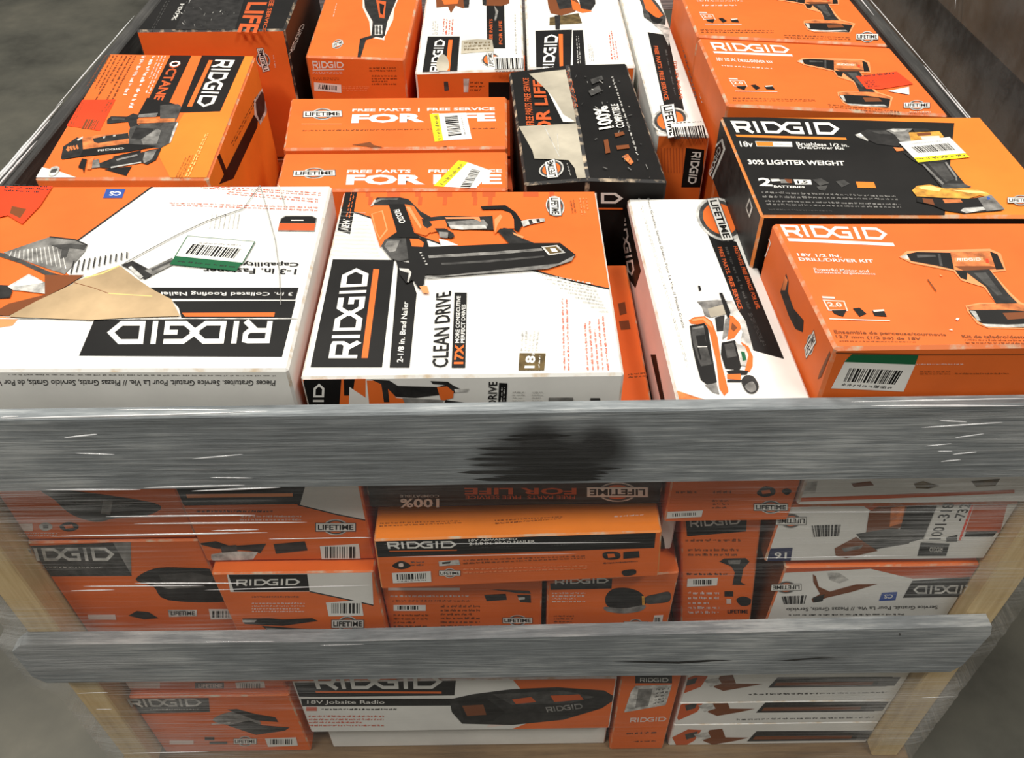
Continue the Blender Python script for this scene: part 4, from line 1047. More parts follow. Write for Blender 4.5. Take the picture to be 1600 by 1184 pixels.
a.P('GD', [(598, 622), (640, 580), (760, 568), (885, 604), (1080, 602), (1240, 620), (1335, 690), (1200, 665), (1100, 694), (860, 686), (640, 674)]).P('YT', [(660, 590), (760, 578), (860, 606), (840, 630), (680, 610)]).P('YT', [(960, 618), (1200, 624), (1280, 650), (1120, 645)])
a.P('BK', [(640, 682), (870, 692), (1100, 696), (1215, 680), (1410, 800), (1062, 828), (900, 804), (780, 752), (640, 722)]).P('BR', [(690, 690), (780, 700), (800, 755), (700, 730)]).P('TN', [(870, 700), (1030, 702), (1050, 730), (890, 735)]).P('MG', [(1185, 692), (1302, 660), (1425, 790), (1262, 806)]).P('BL', [(1262, 680), (1285, 676), (1300, 700), (1270, 706)]).P('LG', [(1028, 802), (1062, 778), (1232, 770), (1255, 795), (1082, 826)])
a.sticker([(478, 192), (932, 145), (1078, 290), (618, 336)], [(655, 288), (985, 262), (920, 200), (590, 236)], band=[(615, 330), (1070, 288), (1112, 326), (650, 372)], bandcode='YL', bandtext=('OL', [(645, 352), (1080, 318), (1070, 298), (632, 332)]), n=30, digits=False)
a.part('small_print').greek('MG', [(600, 212), (870, 185), (866, 178), (594, 204)], 1)
a.badge(up(1455, 690, 1680, 730))
a.part('worn_spots').c('c4').P('PK', [(835, 1020), (850, 1012), (858, 1022), (840, 1026)]).P('PK', [(1050, 1012), (1072, 1010), (1070, 1024), (1052, 1026)])
a.flush()
a = b.art('left', 'c4').part('printed_panel').P('LG', [(140, 700), (205, 640), (218, 690), (190, 760), (150, 850), (128, 840)]).P('BK', [(148, 710), (198, 656), (208, 690), (182, 755), (150, 830), (138, 820)]).P('LG', [(330, 915), (345, 960), (330, 1010), (312, 960)]).P('BK', [(330, 930), (338, 960), (328, 995), (318, 962)])
a.part('printed_logo').logo('LG', [(150, 818), (200, 690), (188, 672), (140, 800)])
a.flush()

b = Carton('drill_carton', 'orange drill carton with a red sticker and white paper scrap, right side', topq([(0.289, 0.735), (0.566, 0.690), (0.569, 0.474), (0.290, 0.512)], 1.010, 0.802), ORB, 0.003)
a = b.art('top', 'c4')
a.part('printed_logo').logo('WH', [(166, 232), (522, 247), (503, 212), (145, 195)]).P('WH', [(160, 238), (525, 252), (530, 262), (166, 247)])
a.part('printed_lettering').T('WH', '18V 1/2 IN. DRILL/DRIVER KIT', [(180, 282), (440, 294), (436, 283), (174, 266)], 0.02)
a.part('small_print').greek('PK', [(202, 312), (440, 326), (438, 316), (198, 300)], 1, cols=18).greek('BR', [(258, 475), (640, 472), (632, 462), (250, 450)], 2, cols=28).greek('BR', [(700, 500), (1028, 532), (1020, 514), (690, 482)], 2, cols=26)
icons(a, 'c4', affine([(400, 528), (782, 630), (440, 640)], [(235, 372), (446, 416), (262, 422)]))
drill(a, 'c4', [(550, 285), (885, 332), (738, 440)])
a.c('c4')
a.part('red_sticker').P('RD', [(820, 356), (1010, 334), (1086, 392), (932, 416), (868, 414)]).greek('D1', [(880, 412), (935, 406), (915, 372), (858, 378)], 4, 0.6, 3).greek('D1', [(840, 360), (1000, 346), (996, 337), (836, 350)], 1, 1.0, 8)
a.part('paper_scrap').P('WH', [(968, 425), (1066, 405), (1068, 441)])
a.badge(up(1045, 480, 1160, 500))
a.part('small_print').greek('PK', up(1070, 518, 1165, 530), 1, cols=10)
a.flush()

b = Carton('drill_carton', 'orange drill carton farthest back on the right, against the rail', topq([(0.292, 0.985), (0.566, 0.940), (0.566, 0.700), (0.290, 0.745)], 1.010, 0.802), ORB, 0.003)
a = b.art('top', 'c4')
a.part('printed_logo').logo('WH', [(90, -62), (400, -52), (385, -80), (70, -92)])
a.part('small_print').greek('WH', up(85, 2, 300, 12), 1, cols=16).greek('PK', up(110, 22, 270, 34), 1, cols=12).greek('BR', [(110, 156), (450, 158), (440, 140), (100, 136)], 2, cols=28).greek('BR', [(495, 182), (800, 190), (792, 172), (488, 160)], 2, cols=24)
icons(a, 'c4', affine([(400, 528), (782, 630), (440, 640)], [(98, 65), (282, 105), (122, 112)]))
drill(a, 'c4', [(430, -12), (738, 18), (580, 108)])
a.badge(up(825, 162, 922, 184))
a.flush()

# white carton standing between the black carton and the drill cartons
b = Carton('white_tool_carton', 'long white carton with black panel and barcode sticker beside the torn black carton', topq([(0.212, 1.10), (0.284, 1.10), (0.281, 0.540), (0.209, 0.548)], 0.95, 0.802), ['WH', 'OR', 'WH', 'WH', 'WH', 'WH'], 0.002)
a = b.art('top', 'c3')
a.part('printed_panel').P('BK', [(1240, 168), (1346, 184), (1432, 582), (1330, 572)])
a.part('printed_lettering').T('OD', 'FREE PARTS. FREE SERVICE.', [(1270, 240), (1328, 525), (1352, 525), (1292, 240)], 0.02).T('OD', 'FOR LIFE. FOR LIFE.', [(1372, 320), (1408, 520), (1424, 518), (1388, 318)], 0.02)
a.part('small_print').greek('DG', [(1322, 260), (1375, 500), (1390, 498), (1338, 258)], 1, cols=8).greek('DG', [(1368, 60), (1490, 520), (1500, 518), (1378, 58)], 1, 1.0, 30).greek('LG', [(1400, 120), (1520, 540), (1530, 536), (1410, 118)], 2, cols=30)
a.badge([(1312, 555), (1350, 715), (1400, 705), (1372, 545)], rx=0.42, ry=1.7)
a.part('tool_picture').P('DG', [(1190, -20), (1260, -20), (1300, 30), (1335, 90), (1330, 130), (1270, 125), (1220, 90), (1210, 30)]).P('OR', [(1210, -20), (1250, -10), (1320, 80), (1290, 100), (1230, 50)]).P('BK', [(1240, 60), (1280, 90), (1320, 100), (1300, 128), (1260, 110)]).P('LG', [(1270, 130), (1300, 125), (1355, 150), (1348, 240), (1330, 200), (1310, 160)])
a.sticker([(1362, 640), (1530, 622), (1565, 745), (1372, 738)], [(1380, 725), (1548, 722), (1532, 655), (1366, 665)], n=24, digits=False)
a.part('small_print').greek('D1', [(1370, 652), (1522, 642), (1520, 632), (1368, 640)], 1, cols=12)
a.flush()
a = b.art('front', 'c3').part('printed_panel').P('BK', [(1440, 770), (1535, 780), (1520, 975), (1415, 975)])
for k in range(8):
    a.line('OD', [(1310 + k * 16, 770), (1318 + k * 15, 900)], 5)
a.part('printed_logo').logo('WH', [(1472, 790), (1448, 955), (1490, 960), (1520, 792)])
a.flush()

# torn black carton lying on top
I0, I1, I2 = 0.002, 0.092, 0.192
zt = 0.97
Lq = [(I0, 0.716, zt), (I1, 0.733, zt + 0.003), (I1 + 0.006, 0.390, zt + 0.003), (I0 + 0.017, 0.386, zt)]
rt = thing('torn_black_carton', 'scuffed black carton with torn brown cardboard patches lying across the middle', 'box', (0.1, 0.55, 0.802))
Rq = [(I1, 0.733, zt + 0.003), (0.186, 0.752, zt - 0.004), (0.199, 0.394, zt - 0.004), (I1 + 0.006, 0.390, zt + 0.003)]
vs = [Lq[0], Lq[1], Rq[1], Rq[2], Lq[2], Lq[3]]
vs = vs + [(x, y, 0.802) for x, y, z in vs]
fc = [(0, 5, 4, 1), (1, 4, 3, 2)] + [(i, (i + 1) % 6, (i + 1) % 6 + 6, i + 6) for i in range(6)] + [(6, 7, 8, 9, 10, 11)]
bm = bmesh.new()
bv = [bm.verts.new(Vector(v) - Vector(rt.location)) for v in vs]
for f in fc:
    bm.faces.new([bv[i] for i in f])
bmesh.ops.recalc_face_normals(bm, faces=bm.faces)
bmesh.ops.bevel(bm, geom=list(bm.edges), offset=0.003, segments=1, affect='EDGES', material=1)
me = bpy.data.meshes.new('carton_body')
bm.to_mesh(me)
bm.free()
me.materials.append(M('BK'))
me.materials.append(worn('BK'))
link(bpy.data.objects.new('carton_body', me), rt)
def pn(q):
    q = [Vector(p) for p in q]
    n = (q[1] - q[0]).cross(q[3] - q[0])
    return q[0], (n if n.z > 0 else -n)
p_, n_ = pn(Lq)
a = Art(rt, p_, n_, 'c3', lo=0.0012)
a.clip = [Vector(v) for v in Lq]
a.part('printed_lettering').T('OD', 'FOR LIFE', [(765, 745), (695, 420), (640, 420), (668, 745)], 0.03).T('OD', 'FREE PARTS FREE SERVICE', [(650, 655), (620, 410), (590, 410), (608, 655)], 0.012)
a.part('torn_patch', label='torn brown cardboard').P('KG', [(622, 388), (700, 378), (812, 366), (845, 520), (872, 642), (800, 640), (745, 510), (690, 450)]).P('KG', [(568, 662), (720, 655), (872, 646), (930, 800), (988, 972), (882, 976), (860, 880), (828, 838), (650, 830), (640, 790), (590, 700)]).P('WH', [(720, 480), (760, 530), (800, 600), (860, 636), (800, 640), (750, 540)])
a.line('LG', [(700, 660), (740, 740), (780, 820)], 4).line('LG', [(770, 700), (775, 790)], 3)
a.badge([(770, 925), (752, 835), (708, 850), (722, 930)], rx=0.5, ry=1.4)
a.part('small_print').greek('LG', [(846, 915), (826, 850), (815, 852), (835, 918)], 1, cols=6)
a.flush()
p_, n_ = pn(Rq)
a = Art(rt, p_, n_, 'c3', lo=0.0016)
a.clip = [Vector(v) for v in Rq]
a.part('printed_lettering').T('WH', '100%', [(1065, 668), (1030, 552), (955, 570), (985, 682)], 0.035).T('WH', 'COMPATIBLE', [(1120, 668), (1085, 545), (1045, 548), (1078, 672)], 0.02)
a.part('small_print').greek('LG', [(1192, 812), (1058, 400), (1048, 404), (1180, 812)], 1, 1.0, 28).greek('OD', [(880, 560), (838, 370), (815, 372), (855, 565)], 3, cols=8)
a.part('print_icons').P('TN', [(1105, 820), (1135, 806), (1166, 850), (1150, 866)]).P('BR', [(1010, 735), (1032, 730), (1045, 800), (1020, 805)]).P('BR', [(1065, 700), (1110, 690), (1120, 705), (1072, 720)]).P('BR', [(1075, 765), (1140, 758), (1145, 778), (1080, 785)]).P('DG', [(930, 480), (985, 450), (1000, 480), (945, 505)]).P('DG', [(940, 420), (1000, 400), (1010, 420), (950, 445)])
a.part('scratches')
rg = random.Random(4)
for k in range(34):
    x, y = rg.uniform(850, 1090), rg.uniform(370, 950)
    x += (y - 370) * 0.3
    ang, L_ = rg.uniform(0, 3.14), rg.uniform(6, 30)
    a.line(rg.choice(('LG', 'MG', 'DG')), [(x, y), (x + L_ * math.cos(ang), y + L_ * math.sin(ang))], rg.uniform(1.5, 4))
a.flush()
a = Art(rt, (0.1, 0.390, 0.9), (0.02, -1, 0), 'c6')
a.part('printed_logo').logo('WH', [(1070, 138), (1520, 142), (1520, 92), (1070, 90)]).P('OR', [(1080, 158), (1520, 162), (1520, 170), (1080, 166)])
a.flush()

# lettered orange cartons
LET = ['OR', 'OR', 'OR', 'OR', 'OR', 'OR']
b = Carton('lettered_carton', 'orange carton lettered FOR LIFE with an upright yellow-edged barcode, farther of two', topq([(-0.326, 0.668), (-0.002, 0.664), (-0.002, 0.508), (-0.309, 0.512)], 0.955, 0.802), LET, 0.003)
a = b.art('top', 'c2')
a.part('printed_lettering').T('WH', 'FREE PARTS  |  FREE SERVICE', [(497, 670), (1350, 664), (1348, 640), (500, 650)], 0.03).T('WH', 'FOR LIFE', [(492, 736), (1356, 724), (1350, 672), (498, 682)], 0.05)
a.part('small_print').greek('BR', [(200, 784), (1362, 770), (1360, 762), (205, 776)], 1, 1.0, 60).P('OP', up(195, 738, 435, 743))
a.badge([(210, 698), (432, 694), (430, 664), (212, 668)], rx=0.3)
a.part('dent').P('BR', [(495, 866), (560, 856), (605, 848), (625, 866), (715, 888), (640, 884)]).P('BR', [(1020, 880), (1060, 872), (1062, 882)])  # flat brown shapes paint the shade of a dented edge
a.sticker([(1012, 680), (1178, 674), (1212, 830), (1035, 840)], [(1072, 815), (1048, 696), (1126, 690), (1152, 806)], band=[(960, 682), (1014, 679), (1042, 840), (990, 847)], bandcode='YL', bandtext=('OL', [(1030, 836), (1006, 690), (985, 690), (1005, 838)]), n=18, digits=False)
a.part('small_print').greek('MG', [(1180, 805), (1155, 695), (1145, 696), (1168, 805)], 1, cols=10)
a.flush()
b = Carton('lettered_carton', 'flat orange carton lettered FOR LIFE with a slanted yellow-edged barcode, nearer of two', topq([(-0.305, 0.500), (-0.002, 0.497), (-0.002, 0.400), (-0.299, 0.404)], 0.955, 0.802), LET, 0.003)
a = b.art('top', 'c2')
a.part('printed_lettering').T('WH', 'FREE PARTS     FREE SERVICE', [(465, 1034), (1392, 1030), (1390, 1010), (470, 1014)], 0.03).T('WH', 'FOR LIFE', [(460, 1104), (1392, 1100), (1388, 1040), (466, 1042)], 0.05)
a.badge([(150, 1050), (392, 1046), (390, 1018), (154, 1022)], rx=0.3)
a.sticker([(1182, 968), (1335, 1022), (1235, 1125), (1040, 1115)], [(1140, 1122), (1210, 1010), (1262, 1022), (1200, 1124)], band=[(1132, 958), (1188, 970), (1045, 1116), (982, 1112)], bandcode='YL', bandtext=('OL', [(1040, 1108), (1170, 978), (1150, 972), (1018, 1100)]), n=18, digits=False)
a.flush()

# hammer drill carton, left
b = Carton('rotary_hammer_carton', 'bright orange carton with a grey rotary hammer picture and red sticker, left side', topq([(-0.612, 0.745), (-0.384, 0.729), (-0.365, 0.366), (-0.578, 0.372)], 0.995, 0.802), ['OR', 'OR', 'OR', 'O2', 'OR', 'OR'], 0.003)
a = b.art('top', 'c1')
a.part('printed_panel').P('O2', [(1275, 285), (1330, 288), (1225, 560), (1072, 950), (900, 950), (820, 800), (960, 590), (1150, 580)]).P('BK', [(1052, 289), (1277, 290), (1146, 581), (933, 586)]).P('OR', [(1088, 314), (1108, 315), (1000, 556), (974, 556)]).P('BK', [(888, 289), (997, 290), (856, 590), (735, 592)]).P('WH', [(125, 850), (300, 890), (435, 938), (90, 920)])
a.part('printed_logo').logo('WH', [(1122, 312), (1018, 555), (1104, 560), (1224, 314)])
a.part('printed_lettering').T('OD', 'OCTANE', [(890, 318), (798, 522), (848, 524), (948, 318)], 0.03).T('WH', 'O', [(890, 318), (877, 348), (932, 348), (948, 318)], 0.03)
a.part('small_print').greek('WH', [(790, 292), (668, 565), (690, 566), (810, 292)], 1, 1.0, 14).greek('PK', [(818, 292), (735, 485), (780, 490), (868, 292)], 3, 0.55, 14).greek('PK', [(740, 292), (642, 495), (660, 496), (760, 292)], 1, 1.0, 12)
a.greek('BR', [(540, 288), (440, 445), (520, 470), (615, 290)], 4, 0.4, 16).greek('BR', [(620, 290), (478, 520), (590, 525), (712, 292)], 4, 0.4, 20)
a.part('red_sticker').P('RD', [(415, 522), (602, 520), (520, 682), (340, 655)]).bars('BR', [(425, 672), (500, 675), (530, 625), (450, 622)], 8).greek('BR', [(360, 650), (420, 530), (440, 531), (385, 655)], 2, cols=6).greek('BR', [(520, 580), (560, 530), (590, 530), (555, 585)], 2, cols=4)
a.c('e6').part('tool_picture', label='printed rotary hammer')
a.P('BK', [(530, 738), (810, 705), (752, 802)]).P('BK', [(610, 612), (900, 545), (892, 575), (640, 632)]).P('BK', [(870, 185), (960, 20), (1180, 68), (1240, 84), (1260, 200), (880, 215)]).P('DG', [(1090, 95), (1270, 84), (1305, 110), (1275, 195), (1240, 260), (1090, 262)]).P('MG', [(880, 188), (1070, 172), (1050, 212), (870, 218)])
a.P('D1', [(560, 242), (600, 206), (760, 210), (820, 178), (872, 192), (872, 285), (800, 345), (770, 262), (560, 282)]).P('DG', [(600, 215), (740, 222), (735, 245), (610, 245)]).P('TN', [(860, 236), (1240, 228), (1238, 268), (860, 278)]).P('DG', [(790, 320), (900, 282), (1272, 262), (1192, 472), (1095, 525), (755, 505), (778, 372)]).P('D1', [(850, 320), (1020, 330), (1040, 400), (920, 440), (800, 430)]).P('MG', [(900, 440), (1060, 330), (1100, 350), (1060, 480), (920, 490)]).P('LG', [(1200, 330), (1260, 268), (1270, 280), (1195, 470), (1170, 480)]).P('BL', [(1140, 380), (1190, 370), (1160, 460), (1130, 450)]) if False else None
a.P('D1', [(560, 242), (600, 206), (760, 210), (820, 178), (872, 192), (872, 285), (800, 345), (770, 262), (560, 282)]).P('DG', [(600, 215), (740, 222), (735, 245), (610, 245)]).P('TN', [(860, 236), (1240, 228), (1238, 268), (860, 278)]).P('DG', [(790, 320), (900, 282), (1272, 262), (1192, 472), (1095, 525), (755, 505), (778, 372)]).P('D1', [(850, 320), (1020, 330), (1040, 400), (920, 440), (800, 430)]).P('MG', [(900, 440), (1060, 330), (1100, 350), (1060, 480), (920, 490)]).P('LG', [(1225, 330), (1262, 268), (1272, 280), (1195, 472), (1180, 476)])
a.P('TN', [(295, 432), (480, 392), (780, 372), (782, 470), (760, 502), (300, 542)]).P('BK', [(105, 620), (300, 542), (760, 482), (1095, 505), (760, 565), (300, 612), (120, 638)]).P('D1', [(418, 432), (540, 405), (770, 375), (782, 430), (470, 478), (430, 465)]).P('LG', [(520, 412), (545, 405), (540, 425), (522, 430)]).P('LG', [(620, 398), (650, 392), (645, 408), (622, 412)])
a.P('D1', [(100, 625), (122, 512), (262, 418), (312, 438), (322, 545), (292, 605), (110, 638)]).P('LG', [(260, 440), (320, 410), (318, 430), (270, 455)])
for k in range(4):
    a.P('TN', [(150 + k * 32, 525 + (k == 0) * 20 - k * 6), (172 + k * 30, 505 - k * 4), (190 + k * 30, 550 - k * 6), (172 + k * 30, 560 - k * 6)])
a.logo('LG', [(470, 562), (735, 540), (733, 522), (468, 544)])
a.P('D1', [(478, 682), (640, 622), (905, 572), (1000, 545), (1105, 530), (1050, 645), (960, 692), (900, 672), (600, 732), (490, 722)]).P('MG', [(650, 640), (860, 590), (870, 605), (660, 655)]).P('MG', [(940, 570), (1060, 545), (1010, 640), (930, 680), (920, 640)]).P('LG', [(600, 715), (900, 665), (905, 675), (600, 730)]).P('TN', [(380, 642), (432, 620), (405, 742), (360, 742)]).P('MG', [(420, 650), (480, 640), (490, 720), (410, 730)]).P('BK', [(272, 722), (312, 632), (362, 640), (330, 780), (318, 735)])
a.part('small_print').greek('YT', [(1335, 808), (1545, 375), (1580, 380), (1385, 812)], 2, 0.7, 16).greek('BR', [(1230, 820), (1330, 620), (1430, 590), (1310, 825)], 3, 0.4, 10)
a.part('service_badge').P('LG', [(0, 730), (60, 710), (90, 740), (40, 800), (-20, 800)], True).P('DG', [(5, 745), (70, 730), (50, 775), (-10, 780)])
a.flush()
a = b.art('right', 'c1').part('printed_panel').P('BK', [(1320, 600), (1345, 590), (1340, 660), (1215, 930), (1140, 960), (1180, 880)]).P('LG', [(1322, 520), (1365, 460), (1392, 490), (1388, 590), (1355, 650), (1325, 600)]).P('D1', [(1332, 530), (1362, 475), (1380, 500), (1378, 580), (1352, 630), (1335, 590)])
a.part('small_print').greek('BR', [(1200, 740), (1330, 500), (1340, 520), (1215, 760)], 2, cols=14).P('BK', [(1130, 815), (1145, 800), (1195, 925), (1180, 945)])
a.flush()

# black carton, far left
b = Carton('black_tool_carton', 'tall black topped orange carton with LIFE lettering, back left corner', topq([(-0.572, 1.10), (-0.352, 1.10), (-0.341, 0.766), (-0.572, 0.770)], 1.02, 0.802), ['BK', 'OR', 'BK', 'BK', 'BK', 'BK'], 0.003)
a = b.art('top', 'c1')
a.part('printed_lettering').T('OD', 'LIFE', [(1292, 12), (1235, 168), (1335, 174), (1392, 12)], 0.03).T('OD', 'FREE SERVICE', [(1412, -30), (1365, 165), (1382, 165), (1440, -30)], 0.02)
a.T('LG', '100%', [(940, 20), (890, 106), (915, 108), (962, 20)], 0.02)
a.part('small_print').greek('DG', [(870, -20), (780, 160), (800, 160), (900, -20)], 2, cols=14)
a.part('clear_tape').P('D1', [(1010, -60), (1290, -60), (1215, 182), (900, 182)])  # shine of film on the black top, painted as greyer patch and pale strokes
rg = random.Random(9)
for k in range(26):
    x, y = rg.uniform(930, 1230), rg.uniform(0, 185)
    a.line(rg.choice(('LG', 'MG', 'DG', 'DG')), [(x, y), (x + rg.uniform(-10, 10), y + rg.uniform(4, 18))], rg.uniform(1.5, 3.5))
a.flush()
a = b.art('front', 'c1')
a.badge([(1372, 372), (1340, 255), (1368, 252), (1402, 365)], rx=0.35, ry=1.2)
a.part('small_print').greek('PK', [(1440, 350), (1428, 280), (1420, 282), (1432, 352)], 1, cols=5)
a.flush()
a = b.art('right', 'c1').part('printed_logo').logo('LG', [(1500, 285), (1565, 130), (1590, 120), (1530, 260)])
a.flush()

# multitool carton and white cartons at the back
b = Carton('multitool_carton', 'orange carton with a dark corded tool picture, at the back left of centre', topq([(-0.331, 1.10), (-0.159, 1.09), (-0.163, 0.770), (-0.322, 0.786)], 0.97, 0.802), ORB, 0.003)
a = b.art('top', 'c2')
a.part('tool_picture', label='printed corded multitool').P('PK', [(560, -10), (775, -10), (750, 50), (742, 120), (690, 225), (690, 240), (610, 225), (600, 130), (560, 45)]).P('D1', [(568, -10), (766, -10), (742, 48), (708, 130), (692, 216), (612, 216), (620, 130), (574, 48)]).P('OD', [(640, 0), (700, 10), (690, 110), (660, 105), (650, 50)]).P('BK', [(660, 20), (690, 30), (680, 90), (665, 80)]).P('LG', up(632, 150, 678, 210)).P('DG', up(640, 155, 652, 205)).P('DG', up(660, 155, 670, 205)).P('D1', [(612, 212), (690, 214), (680, 228), (640, 222), (580, 240), (548, 345), (528, 346), (545, 232)])
a.badge([(382, 285), (444, 262), (440, 242), (380, 262)], rx=0.5, ry=1.2)
a.part('small_print').greek('PK', [(378, 100), (400, 20), (408, 22), (388, 102)], 1, cols=6)
a.flush()
a = b.art('front', 'c2')
a.part('printed_logo').logo('WH', [(265, 408), (450, 404), (448, 370), (258, 362)]).P('WH', [(262, 414), (450, 412), (450, 417), (262, 420)])
a.part('small_print').greek('PK', up(262, 428, 440, 446), 2, cols=14).greek('BR', up(265, 462, 420, 482), 2, cols=12).greek('BR', up(600, 400, 760, 432), 2, cols=12).greek('BR', up(615, 448, 765, 512), 4, cols=12).greek('OP', up(440, 515, 600, 545), 3, cols=12)
a.sticker([(270, 490), (432, 505), (434, 553), (272, 540)], [(295, 530), (410, 540), (410, 512), (300, 502)], n=16, digits=False)
a.flush()

b = Carton('white_tool_carton', 'white carton with a taped brown label and barcode, behind the lettered cartons', topq([(-0.150, 1.10), (0.028, 1.09), (0.026, 0.760), (-0.146, 0.752)], 0.955, 0.802), ['WH', 'OR', 'OR', 'WH', 'WH', 'WH'], 0.003)
a = b.art('top', 'c3')
a.part('printed_panel').P('BK', [(95, 190), (262, 190), (247, 392), (64, 392)]).P('OR', [(203, 208), (224, 208), (208, 386), (184, 386)]).P('BK', [(400, 10), (492, 10), (498, 252), (404, 252)])
a.part('printed_logo').logo('WH', [(152, 374), (188, 206), (134, 206), (104, 374)])
a.part('printed_lettering').T('OD', 'FREE PARTS', [(432, 232), (432, 100), (416, 100), (414, 232)], 0.02).T('OD', 'FOR LIFE', [(484, 232), (480, 110), (464, 110), (466, 232)], 0.02)
a.part('tool_picture').P('BR', [(135, -20), (300, -20), (312, 20), (280, 45), (240, 30), (215, 70), (200, 35), (140, 40)]).P('OR', [(160, -20), (260, -20), (250, 20), (180, 25)]).P('D1', [(280, 0), (312, 0), (308, 40), (285, 42)]).P('BR', [(380, -20), (520, -20), (520, 18), (480, 32), (390, 30)]).P('D1', [(378, -10), (400, -10), (400, 28), (380, 28)]).P('MG', [(440, 30), (462, 60), (450, 110), (440, 110), (448, 66)])
a.part('torn_label', label='torn brown paper label').P('KG', [(272, 212), (352, 205), (430, 208), (440, 268), (330, 275), (268, 282)]).greek('OL', [(285, 270), (425, 262), (420, 215), (285, 220)], 3, 0.7, 9)
a.part('torn_spot').P('KG', [(140, 330), (165, 285), (195, 300), (205, 350), (180, 385), (150, 380)], True)
a.part('small_print').greek('LG', [(150, 180), (155, 110), (120, 110), (118, 180)], 3, cols=6).greek('RT', [(230, 180), (235, 100), (175, 100), (170, 180)], 4, cols=6).greek('LG', [(558, 280), (552, 70), (544, 70), (550, 280)], 1, 1.0, 20)
a.badge([(440, 345), (432, 275), (405, 278), (412, 348)], rx=0.5, ry=1.8)
a.sticker([(440, 298), (600, 294), (603, 376), (443, 372)], [(448, 362), (596, 358), (592, 302), (444, 306)], n=20, digits=True)
a.flush()
a = b.art('front', 'c3').part('printed_panel').P('BK', [(412, 428), (520, 428), (520, 520), (412, 520)]).P('LG', [(280, 410), (310, 410), (305, 480), (282, 480)]).P('DG', [(178, 425), (200, 425), (205, 470), (182, 475)])
a.part('small_print').greek('BR', up(315, 425, 390, 480), 3, cols=5)
a.flush()

b = Carton('white_tool_carton', 'white carton with a tall black logo panel right behind the torn black carton', topq([(0.034, 1.10), (0.206, 1.10), (0.203, 0.765), (0.032, 0.765)], 0.955, 0.802), ['WH', 'OR', 'WH', 'WH', 'WH', 'WH'], 0.003)
a = b.art('top', 'c3')
a.part('printed_panel').P('BK', [(655, 160), (846, 155), (838, 375), (660, 375)]).P('OR', [(776, 178), (798, 178), (800, 362), (782, 362)]).P('BK', [(850, 158), (902, 157), (917, 340), (850, 362)])
a.part('printed_logo').logo('WH', [(745, 385), (776, 180), (704, 182), (690, 385)])
a.part('printed_lettering').T('WH', 'Jobsite Sander', [(900, 325), (885, 190), (868, 190), (878, 330)], 0.01) if False else None
a.part('small_print').greek('LG', [(898, 330), (886, 190), (866, 190), (874, 332)], 2, cols=12).greek('RT', [(1095, 310), (1070, 160), (1035, 160), (1050, 312)], 3, cols=14).greek('LG', [(965, 320), (955, 230), (930, 232), (938, 322)], 3, cols=8)
a.part('tool_picture').P('BR', [(715, -20), (860, -20), (890, 30), (860, 62), (790, 82), (735, 70), (722, 30)]).P('D1', [(760, -10), (840, -10), (845, 40), (780, 50)]).P('OR', [(840, 0), (880, 20), (950, 60), (900, 68), (850, 50)]).P('D1', [(880, -20), (965, -20), (968, 20), (945, 55), (890, 45)]).P('OL', [(730, 92), (880, 70), (898, 122), (728, 132)]).P('D1', [(755, 82), (785, 80), (782, 155), (760, 155)])
a.flush()

# ------------------------------------------------------------------ stretch film round the crate
SW = thing('stretch_wrap', 'clear stretch film wound round the crate with level shiny wrinkles', 'plastic wrap', (0, 0.6, 0.1))
def hug(z, y, x):
    """how far the film draws in to the posts between the rails"""
    near = max(0.0, 1 - max(0.0, 0.85 - z) / 0.03)
    if y < 0.004 and x < 0:
        near = max(near, 1 - max(0.0, max(0.45 - z, z - 0.56)) / 0.03)
    return 0.0245 * (1 - near)
sheet('film', [(-0.649, 1.34), (-0.649, -0.002), (-0.644, -0.006), (0.634, -0.006), (0.639, -0.002), (0.639, 1.34)], 0.10, 0.962, 110, M_FILM, SW, 0.0016, 3, 160, inset=hug)
def fold(x0, x1, z, y, r, seed):
    """a thin rounded crease of film"""
    rg = random.Random(seed)
    n, k = 14, 6
    v, f = [], []
    sl = rg.uniform(-0.004, 0.006)
    for i in range(n + 1):
        t = i / n
        rr = r * (math.sin(math.pi * min(1, max(0, t))) ** 0.5 * 0.9 + 0.1) * rg.uniform(0.75, 1.1)
        for j in range(k):
            an = 2 * math.pi * j / k
            v.append((x0 + (x1 - x0) * t, y - rr * 0.7 * math.cos(an), z + sl * t + rr * math.sin(an)))
    for i in range(n):
        for j in range(k):
            f.append((i * k + j, (i + 1) * k + j, (i + 1) * k + (j + 1) % k, i * k + (j + 1) % k))
    return meshobj('fold', v, f, [M_FOLD], SW, smooth=True, loc=((x0 + x1) / 2, y, z))
def pxz(x, y, yy):
    d = ROT @ Vector(((x - 800) / FPX, -(y - 592) / FPX, -1))
    return CAM + d * ((yy + 0.55) / d.y)
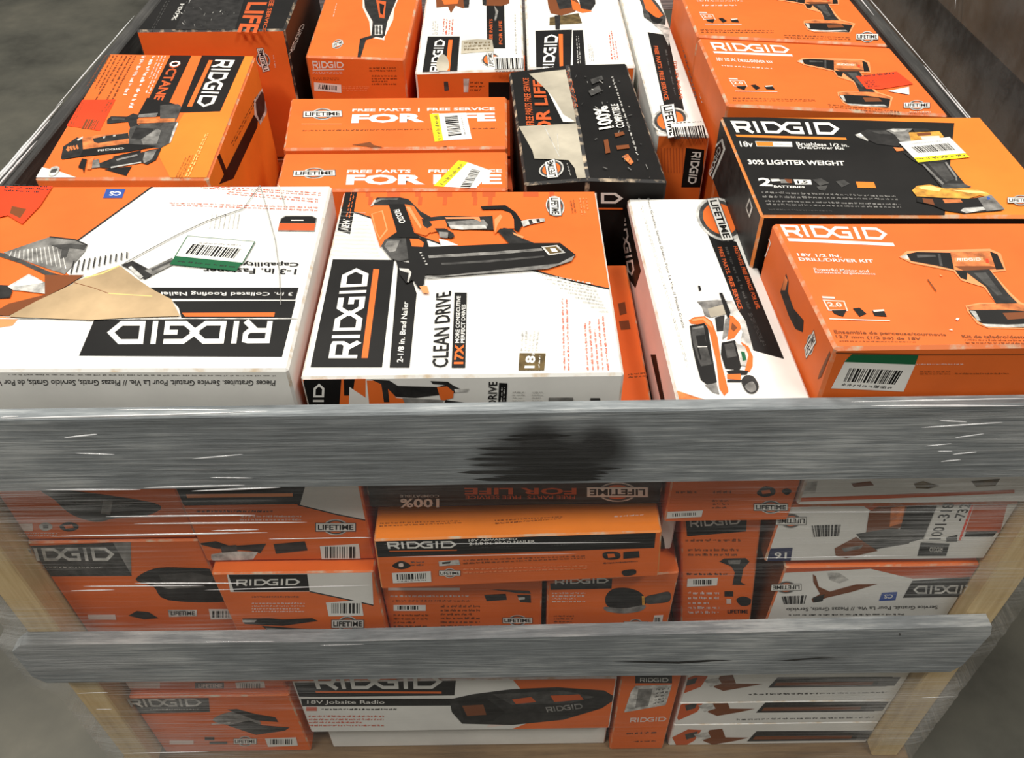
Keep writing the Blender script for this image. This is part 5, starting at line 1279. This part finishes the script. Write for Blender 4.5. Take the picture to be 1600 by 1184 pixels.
for k, (x0, x1, y, r) in enumerate(((100, 155, 684, 1.0), (118, 178, 708, 0.9), (300, 382, 717, 0.9), (328, 395, 746, 0.9), (72, 220, 765, 1.2), (225, 384, 762, 1.1), (300, 440, 767, 1.2), (165, 400, 807, 1.3), (210, 480, 818, 1.1), (330, 405, 829, 1.0), (80, 420, 838, 1.3), (420, 580, 842, 0.8),
                                    (110, 180, 923, 0.9), (130, 320, 916, 1.0), (210, 380, 911, 1.2), (320, 580, 922, 0.8), (320, 430, 1003, 0.8), (0, 30, 652, 1.0), (180, 360, 640, 0.9), (0, 300, 654, 1.2), (150, 420, 652, 1.0), (1468, 1512, 657, 1.0), (1440, 1562, 668, 1.0), (1492, 1534, 684, 0.9), (1445, 1485, 697, 0.7), (1465, 1488, 705, 0.7),
                                    (1488, 1524, 710, 0.9), (1470, 1500, 721, 0.8), (1360, 1600, 634, 1.3), (1330, 1600, 628, 0.9), (1180, 1420, 872, 0.5), (1200, 1500, 800, 0.6), (600, 1000, 850, 0.4), (620, 900, 870, 0.4), (500, 570, 1008, 0.5), (120, 170, 1083, 0.7), (150, 175, 1108, 0.6), (190, 330, 1177, 0.8), (1440, 1490, 1090, 0.6))):
    p, q = pxz(x0, y, -0.0085), pxz(x1, y, -0.0085)
    fold(p.x, q.x, p.z, -0.0085, r * 0.0010, k)

def crease(p, q, r, seed, parent=None):
    """a pale rounded crease of film, standing for a glint, between two points of a rail or of the neighbouring stack"""
    rg = random.Random(seed)
    p, q = Vector(p), Vector(q)
    d = (q - p).normalized()
    u = d.cross(Vector((0, 0, 1))).normalized()
    w_ = u.cross(d)
    n, k = 14, 6
    v, f = [], []
    for i in range(n + 1):
        t = i / n
        rr = r * (math.sin(math.pi * t) ** 0.5 * 0.9 + 0.1) * rg.uniform(0.6, 1.1)
        for j in range(k):
            an = 2 * math.pi * j / k
            v.append(p.lerp(q, t) + (u * math.cos(an) + w_ * math.sin(an)) * rr)
    for i in range(n):
        for j in range(k):
            f.append((i * k + j, (i + 1) * k + j, (i + 1) * k + (j + 1) % k, i * k + (j + 1) % k))
    meshobj('fold', v, f, [M_FOLD], parent or SW, smooth=True, loc=(p + q) / 2)
for k, (x, y0, y1, z, r) in enumerate(((-0.645, 0.30, 0.62, 0.978, 1.4), (-0.640, 0.34, 0.56, 0.979, 1.2), (-0.634, 0.36, 0.50, 0.979, 1.0), (-0.646, 0.60, 0.95, 0.977, 0.8), (0.626, 0.50, 0.70, 0.978, 0.9), (0.629, 0.48, 0.62, 0.978, 0.7), (0.618, 0.9, 1.1, 0.978, 0.8), (0.634, 0.62, 1.2, 0.977, 0.6))):
    crease((x, y0, z), (x + 0.003, y1, z), r * 0.0014, 50 + k)  # white film glints on the side rails, built as pale creases
for k, (x, y, z, dy, dz, r) in enumerate(((0.958, 1.9, 1.12, 0.08, -0.10, 2.0), (0.958, 1.8, 1.10, 0.05, -0.08, 1.5), (0.958, 2.0, 1.02, 0.04, -0.09, 2.0), (0.958, 1.45, 1.15, 0.02, -0.32, 1.5), (0.958, 1.42, 1.02, -0.12, -0.18, 1.3), (0.958, 1.12, 1.06, 0.03, 0.05, 2), (0.958, 1.10, 1.0, 0.02, 0.03, 2), (0.958, 1.15, 0.98, 0.02, 0.02, 2), (0.958, 1.2, 1.12, 0.02, 0.03, 2), (0.958, 1.3, 1.2, 0.02, 0.03, 1.6), (0.958, 1.3, 1.25, 0.015, 0.02, 1.6))):
    crease((x, y, z), (x, y + dy, z + dz), r * 0.0016, 80 + k, NB)  # film highlights of the neighbouring stack, also shaped as pale creases

bpy.data.objects.remove(_fo)
bpy.data.curves.remove(_fc)
